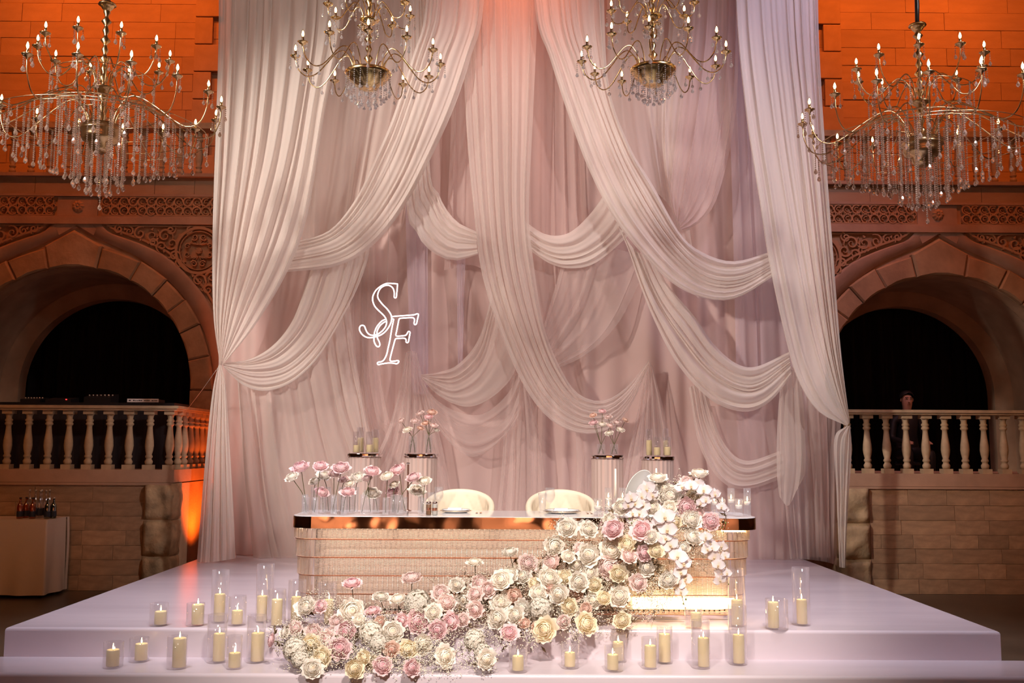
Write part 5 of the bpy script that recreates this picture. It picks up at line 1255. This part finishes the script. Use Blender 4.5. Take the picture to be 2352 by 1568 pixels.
ped_roses((pC, 1043), ((1371, 1390, 1018), (1401, 1420, 1018)), ((1362, 953, 17, 'E', 0), (1363, 970, 19, 'P', 0), (1384, 944, 17, 'P', 0), (1383, 974, 19, 'C', 0), (1397, 957, 16, 'L', 1), (1402, 977, 16, 'L', 0), (1418, 970, 18, 'L', 1), (1399, 994, 20, 'C', 1), (1426, 986, 20, 'C', 1), (1437, 964, 16, 'E', 1)), 'right')

# ---- bud vases with single roses on the table
TR = [(330,340,185,'P',395),(235,445,155,'C',375),(545,325,170,'P',490),(585,430,150,'C',620),(490,490,130,'C',470),(770,345,190,'P',690),(690,410,130,'L',690),(945,450,175,'C',920),(1105,385,175,'P',1010),(1260,440,145,'C',1250),(1385,365,185,'P',1450),(1545,450,155,'P',1400),(1670,490,150,'C',1655),(560,615,155,'P',570),(845,605,160,'P',800),(1110,620,170,'C',1150),(1330,610,150,'P',1345),(1590,590,180,'C',1630),(1340,530,110,'C',1330),(1050,460,120,'L',1080),(860,515,100,'C',860),(800,470,120,'L',770)]
TR.sort(key=lambda q_: q_[4])
TYV = [YT0 + 0.10 + 0.085 * (i % 3) for i in range(len(TR))]
TYR = settle([[620 + q[0]/4.704, 1000 + q[1]/4.704, y, q[2]/2/4.704*mpp(7.5)] for q, y in zip(TR, TYV)], 0.12, 0.14, 90, None)
VSP = []
for i, (x, y, d, c, vx) in enumerate(TR):
    Yv = TYV[i]; k = mpp(Yv); vxp = 620 + vx/4.704; rv = 0.024
    X = at(vxp, 1170, Yv).x; rd = d/2/4.704*k; P = at(620 + x/4.704, 1000 + y/4.704, TYR[i]); tall = i % 3 == 2
    while any(math.hypot(X - a_, Yv - b_) < 2*rv + 0.003 for a_, b_ in VSP): Yv += 0.012
    VSP.append((X, Yv))
    h = 0.20 if tall else (0.13 if i % 2 else 0.15)
    for (x2, y2, d2, c2, v2), y3 in zip(TR, TYR):
        P2 = at(620 + x2/4.704, 1000 + y2/4.704, y3); r2 = d2/2/4.704*mpp(y3)
        if math.hypot(P2.x - X, P2.y - Yv) < r2*1.15 + rv: h = min(h, P2.z - ZTT - r2*0.62)
    h = max(h, 0.07)
    lab = '%s clear bud vase, %s from the rounded table end' % ('tall' if h > 0.17 else ('short' if h < 0.14 else 'medium'), ORD2[i])
    vase(X, Yv, ZTT + 0.001, rv, h, lab, 'bud vases on the head table')
    off = max(-0.012, min(0.012, (P.x - X)*0.25))
    rose(P, rd, c, (rnd.uniform(-.35, .35), -0.5, 0.8), '%s single rose in the %s bud vase from the table end' % (RNAME[c], ORD2[i]), 'roses in the table bud vases', (X - off, Yv, ZTT + 0.021), stem_r=0.0027, bend=Vector((X + off, Yv, ZTT + h*0.96)))

# ---- floating candles and tapers at the right of the table
FN = {}
def floating(px0, px1, top, Y, ww, lit_at):
    FN[ww] = FN.get(ww, 0) + 1; ww = '%s, %s in row' % (ww, ORD[FN[ww] - 1])
    k = mpp(Y); x = at((px0 + px1)/2, 1160, Y).x; r = (px1 - px0)/2*k; zt_ = at(px0, top, Y).z; h = zt_ - ZTT; wl_ = at(px0, lit_at + 6, Y).z - ZTT
    o = ob('floating_candle_glass', cylinder_glass(r, h).mesh('cylinder', M['vase']), None, (x, Y, ZTT + 0.001)); tag(o, '%s water filled glass cylinder %s' % ('tall' if h > 0.17 else 'low', ww), 'glass cylinder', 'floating candle glasses')
    MB().lathe([(r*0.93, 0.011), (r*0.93, wl_), (0.0005, wl_)], 16).build('water', M['water'], o)
    t = thing('floating_candle', 'white floating candle in a %s cylinder %s' % ('tall' if h > 0.17 else 'low', ww), 'candle', (x, Y, ZTT + wl_ - 0.012), 'floating candles on the head table')
    MB().lathe([(r*0.5, 0), ((r - 0.005)*0.97, 0.008), (r - 0.005, 0.024), (r*0.7, 0.027), (0.0005, 0.025)], 16).build('wax', M['waxw'], t)
    MB().tube([(0, 0, 0.025), (0, 0, 0.034)], 0.001, 4).build('wick', M['wick'], t)
    MB().lathe([(0.0008, 0.03), (0.005, 0.038), (0.0055, 0.043), (0.003, 0.055), (0.0004, 0.066)], 8).build('flame', M['flame'], t)
for a in ((1364,1382,1145,7.30,1160), (1389,1406,1120,7.40,1142), (1392,1404,1150,7.25,1160), (1422,1438,1120,7.42,1142)): floating(*a[:3], a[3] + TY, 'beside the taper candles', a[4])
for a in ((1633,1648,1121,7.42,1150), (1652,1666,1145,7.34,1152), (1671,1688,1121,7.40,1145), (1688,1706,1145,7.28,1158), (1708,1725,1121,7.32,1150)): floating(*a[:3], a[3] + TY, 'at the right table end', a[4])
for px, top, nm in ((1414, 1077, 'beside the floating candles'), (1508, 1076, 'rising behind the table flowers')):
    Y = 7.38 + TY; x = at(px, 1150, Y).x; zh = at(px, 1143, Y).z; zt_ = at(px, top, Y).z
    hmb = MB().lathe([(0.022, 0), (0.022, 0.006), (0.014, 0.01), (0.016, (zh-ZTT)*0.5), (0.012, zh-ZTT-0.02), (0.018, zh-ZTT-0.01), (0.018, zh-ZTT), (0.0005, zh-ZTT-0.004)], 14)
    o = hmb.build('taper_holder', M['vase'], None, True, loc=(x, Y, ZTT + 0.001)); tag(o, 'clear crystal taper holder %s' % nm, 'candle holder', 'taper holders')
    t = thing('taper_candle', 'slim white taper candle %s' % nm, 'candle', (x, Y, zh + 0.001), 'taper candles'); MB().lathe([(0.0115, 0), (0.0075, zt_ - zh), (0.0005, zt_ - zh + 0.004)], 12).build('wax', M['waxw'], t); MB().tube([(0, 0, zt_ - zh), (0, 0, zt_ - zh + 0.01)], 0.001, 4).build('wick', M['wick'], t)

# ---- place settings
def setting(px, w_, ww):
    Y = 7.62 + TY; x = at(px, 1172, Y).x; r = w_/2*mpp(Y)
    o = MB().lathe([(0.0005, 0.004), (r*0.7, 0.004), (r*0.98, 0.012), (r, 0.014), (r*0.97, 0.010), (r*0.7, 0.0), (0.0005, 0.0)], 40).build('charger_plate', M['porc'], None, True, loc=(x, Y, ZTT + 0.001)); tag(o, 'gold rimmed charger plate %s' % ww, 'plate', 'charger plates'); MB().tube([(r*0.995*math.cos(2*PI*i/40), r*0.995*math.sin(2*PI*i/40), 0.013) for i in range(40)], 0.0022, 5, closed=True).build('gold_rim', M['gold'], o)
    o = MB().lathe([(0.0005, 0.003), (r*0.6, 0.003), (r*0.88, 0.014), (r*0.9, 0.017), (r*0.86, 0.013), (r*0.6, 0.0), (0.0005, 0.0)], 40).build('dinner_plate', M['porc'], None, True, loc=(x, Y, ZTT + 0.008)); tag(o, 'white dinner plate on the charger %s' % ww, 'plate', 'dinner plates')
    t = thing('napkin', 'folded white linen napkin on the plate %s' % ww, 'napkin', (x - 0.01, Y, ZTT + 0.014), 'napkins')
    for k in range(3): extr(MB(), rrect(-0.058 + 0.003*k, 0.058 - 0.002*k, -0.04 + 0.004*k, 0.04, 0.006, 3), 0.0075*k, 0.0075*k + 0.007).build('fold', M['linen'], t, False)
    for dx in (0.045, 0.075):
        o = MB().box((-0.004, -0.09, 0), (0.004, 0.09, 0.003)); o.box((-0.009, -0.09, 0), (0.009, -0.05, 0.004)); o = o.build('cutlery', M['mirror'], None, False, loc=(x + r + dx, Y, ZTT + 0.001)); tag(o, 'slim steel cutlery piece, %s the plate %s' % ('next to' if dx < 0.05 else 'farther from', ww), 'cutlery', 'cutlery on the head table')
setting(1047, 70, 'before the left chair'); setting(1291, 86, 'before the right chair')
def wine(px, w_, top, ww, Y=7.45):
    Y += TY; k = mpp(Y); x = at(px, 1160, Y).x; H = at(px, top, Y).z - ZTT; r = w_/2*k
    o = MB().lathe([(r*0.75, 0), (r*0.75, 0.002), (0.006, 0.006), (0.0035, 0.02), (0.0035, H*0.38), (r*0.5, H*0.46), (r*0.95, H*0.62), (r, H*0.72), (r*0.82, H), (r*0.80, H), (r*0.96, H*0.72), (r*0.45, H*0.475), (0.0005, H*0.44)], 20, cap=False).build('wine_glass', M['vase'], None, True, loc=(x, Y, ZTT + 0.001)); tag(o, 'stemmed clear wine glass %s' % ww, 'glass', 'wine glasses')
wine(1263, 24, 1120, 'in front of the right cream chair'); wine(1007, 22, 1118, 'beside the grinders and left plate', 7.5)
def tumbler(px, w_, top, ww, Y):
    Y += TY; k = mpp(Y); x = at(px, 1160, Y).x; H = at(px, top, Y).z - ZTT; r = w_/2*k
    o = MB().lathe([(0.0005, 0.003), (r*0.6, 0.003), (r*0.75, H*0.3), (r, H), (r*0.96, H), (r*0.7, H*0.3), (r*0.5, 0.02), (0.0005, 0.018)], 18, cap=False).build('water_glass', M['vase'], None, True, loc=(x, Y, ZTT + 0.001)); tag(o, ww, 'glass', 'water glasses')
tumbler(1246, 20, 1132, 'slender clear water glass beside the wine glass', 7.51); tumbler(992, 20, 1130, 'slender clear water glass behind the grinders', 7.62)
for px, m_, lab in ((984.5, M['brownsleeve'], 'dark pepper grinder with a metal cap on the table'), (999, M['greyseat'], 'grey salt grinder with a copper band on the table')):
    Y = 7.30 + TY; x = at(px, 1160, Y).x; t = thing('grinder', lab, 'grinder', (x, Y, ZTT + 0.001), 'salt and pepper grinders')
    MB().lathe([(0.019, 0), (0.02, 0.004), (0.019, 0.075), (0.017, 0.078)], 14).build('body', m_, t); MB().lathe([(0.017, 0.078), (0.019, 0.082), (0.019, 0.094), (0.012, 0.099), (0.0005, 0.1)], 14).build('cap', M['mirror'], t)
    MB().lathe([(0.0203, 0.03), (0.0206, 0.032), (0.0206, 0.05), (0.0203, 0.052)], 14, cap=False).build('band', M['rosegold'], t)
# slim copper candlestick behind the vases
Pb = at(936, 1168, 8.0)
t = thing('copper_stick', 'slim copper candlestick rising behind the table roses', 'candlestick', (Pb.x, 8.0, ZTT + 0.001))
hh = at(936, 1066, 8.0).z - ZTT
MB().lathe([(0.03, 0), (0.03, 0.004), (0.008, 0.01), (0.008, hh), (0.0005, hh)], 12).build('rod', M['rosegold'], t); MB().lathe([(0.012, hh), (0.014, hh + 0.006), (0.012, hh + 0.012), (0.0005, hh + 0.012)], 12).build('cup', M['mirror'], t)

# ================================================================== DRINKS TABLE
tx_ = at(97, 1195, 10.9).x
t = thing('side_table', 'drinks table under a floor length beige cloth by the left wall', 'table', (tx_, 10.9, 0))
hT = at(97, 1193, 10.9).z
x0, x1, y0, y1 = -1.9, 0.06, -0.02, 0.52
MB().box((x0, y0 + 0.01, hT - 0.03), (x1 - 0.01, y1, hT - 0.004)).build('tabletop', M['twig'], t, False)
for sx in (x0 + 0.05, x1 - 0.06):
    for sy in (y0 + 0.06, y1 - 0.06): MB().tube([(sx, sy, 0), (sx, sy, hT - 0.03)], 0.018, 8).build('leg', M['black'], t)
path = [(x0, y0), (x1, y0), (x1, y1 - 0.07)]
L = [0, x1 - x0, x1 - x0 + y1 - 0.07 - y0]
def clo(u, v):
    d_ = u * L[-1]; s_ = 1 - v
    if d_ < L[1]: x, y, nx, ny = x0 + d_, y0, 0, -1
    else: x, y, nx, ny = x1, y0 + d_ - L[1], 1, 0
    if abs(d_ - L[1]) < 0.12: q = (d_ - L[1] + 0.12)/0.24; nx, ny = math.sin(q*PI/2), -math.cos(q*PI/2)
    wv = (0.018*math.sin(d_*11 + 1) + 0.012*math.sin(d_*23)) * v * v + 0.02*v
    return (x + nx*wv, y + ny*wv, hT*(1 - v) + 0.035*v)
MB().grid(clo, 120, 14).build('cloth_skirt', M['cloth'], t)
mb = MB(); mb.box((x0, y0, hT - 0.003), (x1, y1, hT)); mb.build('cloth_top', M['cloth'], t, False)
MB().grid(lambda u, v: (x1 + 0.004 + 0.02*v + 0.006*math.sin(v*5), y1 - 0.055 + 0.06*u, hT*(1 - v) + 0.03*v), 4, 12).build('cloth_flap', M['cloth'], t)
# bottles
M['bgreen'] = glass('green_glass', (0.10, 0.22, 0.12), 0.18, 0.08, 0.5); M['bamber'] = glass('amber_bottle', (0.75, 0.36, 0.05), 0.10, 0.1, 0.4); M['bclear'] = glass('clear_bottle', (0.9, 0.9, 0.9), 0.12, 0.05, 0.6)
M['label'] = pmat('dark_bottle_label', (0.02, 0.025, 0.045), 0.6); M['juice'] = pmat('orange_juice', (0.55, 0.22, 0.01), 0.4); M['silver'] = pmat('bottle_cap_silver', (0.7, 0.68, 0.62), 0.3, 0.8)
def bottle(px, py, Y, h, r, kind, lab):
    x = at(px, py, Y).x; t = thing('bottle', lab, 'bottle', (x, Y, hT + 0.001), 'bottles on the drinks table')
    pr = [(r*0.9, 0), (r, 0.006), (r, h*0.55), (r*0.85, h*0.66), (r*0.38, h*0.78), (r*0.34, h*0.97), (r*0.4, h*0.975), (r*0.4, h)]
    m_ = {'g': M['bgreen'], 'a': M['bamber'], 'c': M['bclear']}[kind]
    MB().lathe(pr, 14, cap=False).build('glass', m_, t)
    if kind == 'a': MB().lathe([(r*0.9, 0.008), (r*0.9, h*0.55), (r*0.6, h*0.68), (0.0005, h*0.7)], 12).build('juice', M['juice'], t)
    if kind == 'g': MB().lathe([(r*0.9, 0.008), (r*0.9, h*0.5), (0.0005, h*0.5)], 12).build('liquid', M['bgreen'], t)
    MB().lathe([(r*1.02, h*0.10), (r*1.03, h*0.12), (r*1.03, h*0.34), (r*1.02, h*0.36)], 14, cap=False).build('bottle_label', M['label'], t)
    MB().lathe([(r*0.44, h*0.95), (r*0.46, h), (r*0.3, h*1.015), (0.0005, h*1.016)], 10).build('cap', M['silver'] if kind != 'a' else M['black'], t)
for px, yb in ((46, 11.02), (60, 11.12), (75, 11.02)): bottle(px, 1170, yb, 0.225, 0.032, 'a', 'orange juice bottle with a dark label on the drinks table')
for px, yb in ((66, 11.24), (80, 11.24), (91, 11.10), (94, 11.26), (104, 11.18), (112, 11.28)): bottle(px, 1170, yb, 0.30, 0.028, 'c', 'tall clear glass bottle on the drinks table')
for px, yb in ((109, 11.02), (123, 11.08)): bottle(px, 1170, yb, 0.225, 0.032, 'g', 'green glass water bottle on the drinks table')

# ================================================================== MUSIC GEAR ON THE LEFT TERRACE
YG = 12.2
zd = at(200, 926, YG).z
t = thing('music_desk', 'black covered music desk behind the left balustrade', 'desk', (at(180, 930, YG).x, YG, Z0 + 0.001))
o0 = t.location
MB().box((-1.15, -0.25, zd - o0.z - 0.03), (1.25, 0.35, zd - o0.z)).build('desk_top', M['black'], t, False)
mb = MB(); mb.grid(lambda u, v: (-1.15 + 2.4*u, -0.25 - 0.02*math.sin(u*60)*v, (zd - o0.z - 0.02)*(1 - v)), 90, 2); mb.build('desk_cloth', M['dark'], t)
def gear(name, px0, px1, py0, py1, lab, cat, extra):
    xa, xb = at(px0, py1, YG).x, at(px1, py1, YG).x; z1 = at(px0, py0, YG).z; h = max(0.02, z1 - zd)
    t = thing(name, lab, cat, ((xa+xb)/2, YG, zd + 0.001)); w_ = xb - xa
    MB().box((-w_/2, -0.1, 0), (w_/2, 0.14, h*0.6)).build('case', M['black'], t, False)
    mb = MB(); mb.add([(-w_/2, -0.1, h*0.6), (w_/2, -0.1, h*0.6), (w_/2, 0.14, h), (-w_/2, 0.14, h), (-w_/2, 0.14, h*0.6), (w_/2, 0.14, h*0.6)], [(0,1,2,3), (0,3,4), (1,5,2)]); mb.build('control_panel', M['black'], t, False)
    extra(t, w_, h); return t
def knobs(t, w_, h):
    for k in range(7): MB().lathe([(0.010, 0), (0.010, 0.014), (0.0005, 0.015)], 8, (-w_/2 + w_*(k + .5)/7, 0.0, h*0.78)).build('knob', M['silver'], t)
gear('audio_mixer', 55, 100, 912, 928, 'black audio mixer with silver knobs on the music desk', 'mixer', knobs)
M['redled'] = emat('red_led', (1, 0.02, 0.02), 6)
gear('effects_box', 112, 170, 912, 928, 'black effects unit with a red light on the music desk', 'audio unit', lambda t, w_, h: MB().box((w_/2 - 0.06, -0.106, h*0.5), (w_/2 - 0.045, -0.1, h*0.62)).build('indicator', M['redled'], t, False))
gear('sound_module', 200, 262, 904, 928, 'black sound module with silver knobs between effects unit and keyboard', 'audio unit', knobs)
xk0, xk1 = at(289, 920, 12.0).x, at(361, 920, 12.0).x; zk = at(320, 923, 12.0).z
t = thing('keyboard', 'slim keyboard with a white printed back edge beside the balustrade corner', 'keyboard', ((xk0 + xk1)/2, 12.05, zk)); w_ = xk1 - xk0
MB().box((-w_/2, 0, 0), (w_/2, 0.22, 0.035)).build('case', M['black'], t, False)
MB().box((-w_/2, -0.008, 0), (w_/2, 0.0, 0.042)).build('white_back_edge', M['porc'], t, False)
r_ = random.Random(2)
x = -w_/2 + 0.02
for seg in ((0.03, 1), (0.11, 5), (0.07, 4), (0.07, 4)):
    n = seg[1]
    for k in range(n): MB().box((x + seg[0]*k/n, -0.0095, 0.014), (x + seg[0]*(k + 0.75)/n, -0.008, 0.014 + r_.uniform(0.008, 0.014))).build('printed_mark', M['label'], t, False)
    x += seg[0] + 0.022
for sx in (-w_/2 + 0.05, w_/2 - 0.05): MB().tube([(sx, 0.1, 0), (sx - 0.03, 0.1, zd + 0.002 - zk)], 0.01, 6).build('stand_leg', M['black'], t)
# guy line from the left curtain knot to the balustrade
a, b = at(505, 838, 10.94), at(424, 948, 11.6)
o = MB().tube([tuple(a - a), tuple((b - a)*0.5 + Vector((0, 0, -0.01))), tuple(b - a)], 0.0022, 5).build('guy_line', M['wire'], None, loc=tuple(a)); tag(o, 'thin cord tying the left curtain knot to the balustrade', 'cord')

# ================================================================== PERSON ON THE RIGHT TERRACE
def person():
    Yp = 13.75; hd = at(2083, 919, Yp); zs = hd.z
    base = Vector((hd.x, Yp, Z0 - 0.2))
    t = thing('person', 'seated dark haired man in black clothes behind the right balustrade', 'person', tuple(base))
    H = zs - base.z                                # height of the face centre above the terrace
    V = []; E = []; RAD = []
    def v(x, y, z, r, par=None, ry=None):
        V.append((x, y, z)); RAD.append((r, ry or r)); 
        if par is not None: E.append((par, len(V) - 1))
        return len(V) - 1
    pel = v(0, 0.05, H - 0.72, 0.15); w1 = v(0, 0.05, H - 0.55, 0.135, pel); c1 = v(0, 0.04, H - 0.38, 0.155, w1); c2 = v(0, 0.04, H - 0.25, 0.11, c1)
    nk = v(0, 0.03, H - 0.17, 0.055, c2); jw = v(0, -0.005, H - 0.075, 0.068, nk); hc = v(0, 0.0, H + 0.02, 0.082, jw); ht = v(0, 0.01, H + 0.085, 0.062, hc)
    for s in (-1, 1):
        sh = v(s*0.18, 0.04, H - 0.27, 0.065, c2); el = v(s*0.23, -0.02, H - 0.53, 0.045, sh); wr = v(s*0.15, -0.25, H - 0.58, 0.033, el); pa = v(s*0.13, -0.32, H - 0.58, 0.034, wr)
        for k, (dx, ln) in enumerate(((-0.025, 0.07), (-0.009, 0.08), (0.008, 0.075), (0.024, 0.06))):
            f1 = v(s*(0.13) + dx, -0.36, H - 0.585, 0.010, pa); v(s*0.13 + dx, -0.36 - ln, H - 0.605, 0.008, f1)
        th = v(s*0.095, -0.335, H - 0.575, 0.011, pa); v(s*0.08, -0.37, H - 0.585, 0.009, th)
        hp = v(s*0.10, 0.0, H - 0.74, 0.10, pel); kn = v(s*0.15, -0.38, H - 0.72, 0.065, hp); an = v(s*0.15, -0.36, 0.08, 0.042, kn); v(s*0.16, -0.52, 0.035, 0.036, an)
    me = bpy.data.meshes.new('body'); me.from_pydata(V, E, []); o = ob('body', me, t)
    sk = o.modifiers.new('skin', 'SKIN')
    for i, (a, b) in enumerate(RAD): me.skin_vertices[0].data[i].radius = (a, b)
    me.skin_vertices[0].data[0].use_root = True
    o.modifiers.new('sub', 'SUBSURF').levels = 2; o.modifiers['sub'].render_levels = 2
    sk.use_smooth_shade = True
    # skin above the collar and on the hands, black clothes elsewhere
    m, nt, out = newmat('skin_and_clothes'); p_ = N(nt, 'ShaderNodeBsdfPrincipled'); nt.links.new(p_.outputs[0], out.inputs[0]); p_.inputs['Roughness'].default_value = 0.6
    tc_ = N(nt, 'ShaderNodeTexCoord'); sx = N(nt, 'ShaderNodeSeparateXYZ'); nt.links.new(tc_.outputs['Object'], sx.inputs[0])
    g = N(nt, 'ShaderNodeMath', operation='GREATER_THAN'); g.inputs[1].default_value = H - 0.165; nt.links.new(sx.outputs['Z'], g.inputs[0])
    h_ = N(nt, 'ShaderNodeMath', operation='LESS_THAN'); h_.inputs[1].default_value = -0.27; nt.links.new(sx.outputs['Y'], h_.inputs[0])
    h2 = N(nt, 'ShaderNodeMath', operation='GREATER_THAN'); h2.inputs[1].default_value = H - 0.64; nt.links.new(sx.outputs['Z'], h2.inputs[0])
    h3 = N(nt, 'ShaderNodeMath', operation='MULTIPLY'); nt.links.new(h_.outputs[0], h3.inputs[0]); nt.links.new(h2.outputs[0], h3.inputs[1])
    mx_ = N(nt, 'ShaderNodeMath', operation='MAXIMUM'); nt.links.new(g.outputs[0], mx_.inputs[0]); nt.links.new(h3.outputs[0], mx_.inputs[1])
    mix = N(nt, 'ShaderNodeMix', data_type='RGBA'); mix.inputs['A'].default_value = (0.012, 0.011, 0.012, 1); mix.inputs['B'].default_value = (0.62, 0.36, 0.25, 1)
    nt.links.new(mx_.outputs[0], mix.inputs['Factor']); nt.links.new(mix.outputs['Result'], p_.inputs['Base Color']); me.materials.append(m)
    M['hair'] = pmat('black_hair', (0.012, 0.009, 0.008), 0.6); M['skin'] = pmat('skin', (0.60, 0.34, 0.24), 0.55); M['eye'] = pmat('eye', (0.35, 0.3, 0.28), 0.3); M['lips'] = pmat('lips', (0.45, 0.16, 0.13), 0.5)
    mb = MB()
    def hair(u, v_):
        a = 2*PI*u; e = R(8 + 84*v_) ; front = 0.5 - 0.5*math.cos(a - PI/2 + PI)   # 1 at the face side
        e = R((-25 + 62*max(0, -math.sin(a))) * (1 - v_) + 90*v_); rr = 0.097 + 0.008*noise.noise(Vector((math.cos(a)*4, math.sin(a)*4, v_*5)))
        return (rr*math.cos(e)*math.cos(a), 0.008 + rr*1.02*math.cos(e)*math.sin(a), H + 0.038 + rr*1.02*math.sin(e))
    mb.grid(hair, 40, 14, closed_u=True); mb.build('hair', M['hair'], t)
    mb = MB(); mb.grid(lambda u, v_: ((u - .5)*(0.016 + 0.02*v_), -0.079 - 0.022*v_*(1 - abs(u - .5)*1.6), H + 0.025 - 0.052*v_), 6, 6); mb.build('nose', M['skin'], t)
    for s in (-1, 1):
        MB().ball((s*0.030, -0.0715, H + 0.022), 0.0085, 10, 8, (1, 1, 0.7)).build('eye', M['eye'], t); MB().ball((s*0.030, -0.0775, H + 0.022), 0.0042, 8, 6).build('iris', M['hair'], t)
        MB().tube([(s*0.012, -0.083, H + 0.034), (s*0.03, -0.081, H + 0.038), (s*0.05, -0.068, H + 0.033)], 0.0055, 5).build('eyebrow', M['hair'], t)
        mb = MB(); mb.ball((0, 0, 0), 0.03, 10, 8); mb.v = [(x*0.35 + s*0.082, y*0.6 + 0.005, z + H + 0.01) for x, y, z in mb.v]; mb.build('ear', M['skin'], t)
    MB().tube([(-0.024, -0.068, H - 0.055), (0, -0.076, H - 0.053), (0.024, -0.068, H - 0.055)], [0.002, 0.0055, 0.002], 6).build('mouth', M['lips'], t)
    st_ = thing('stool', 'black stool under the seated man', 'stool', (base.x, Yp + 0.05, base.z)); zz = H - 0.84
    MB().lathe([(0.16, zz - 0.05), (0.17, zz - 0.03), (0.16, zz), (0.0005, zz)], 20).build('seat', M['black'], st_)
    for k in range(4): MB().tube([(0.11*math.cos(k*PI/2 + .8), 0.11*math.sin(k*PI/2 + .8), zz - 0.05), (0.17*math.cos(k*PI/2 + .8), 0.17*math.sin(k*PI/2 + .8), 0)], 0.012, 6).build('leg', M['black'], st_)
person()
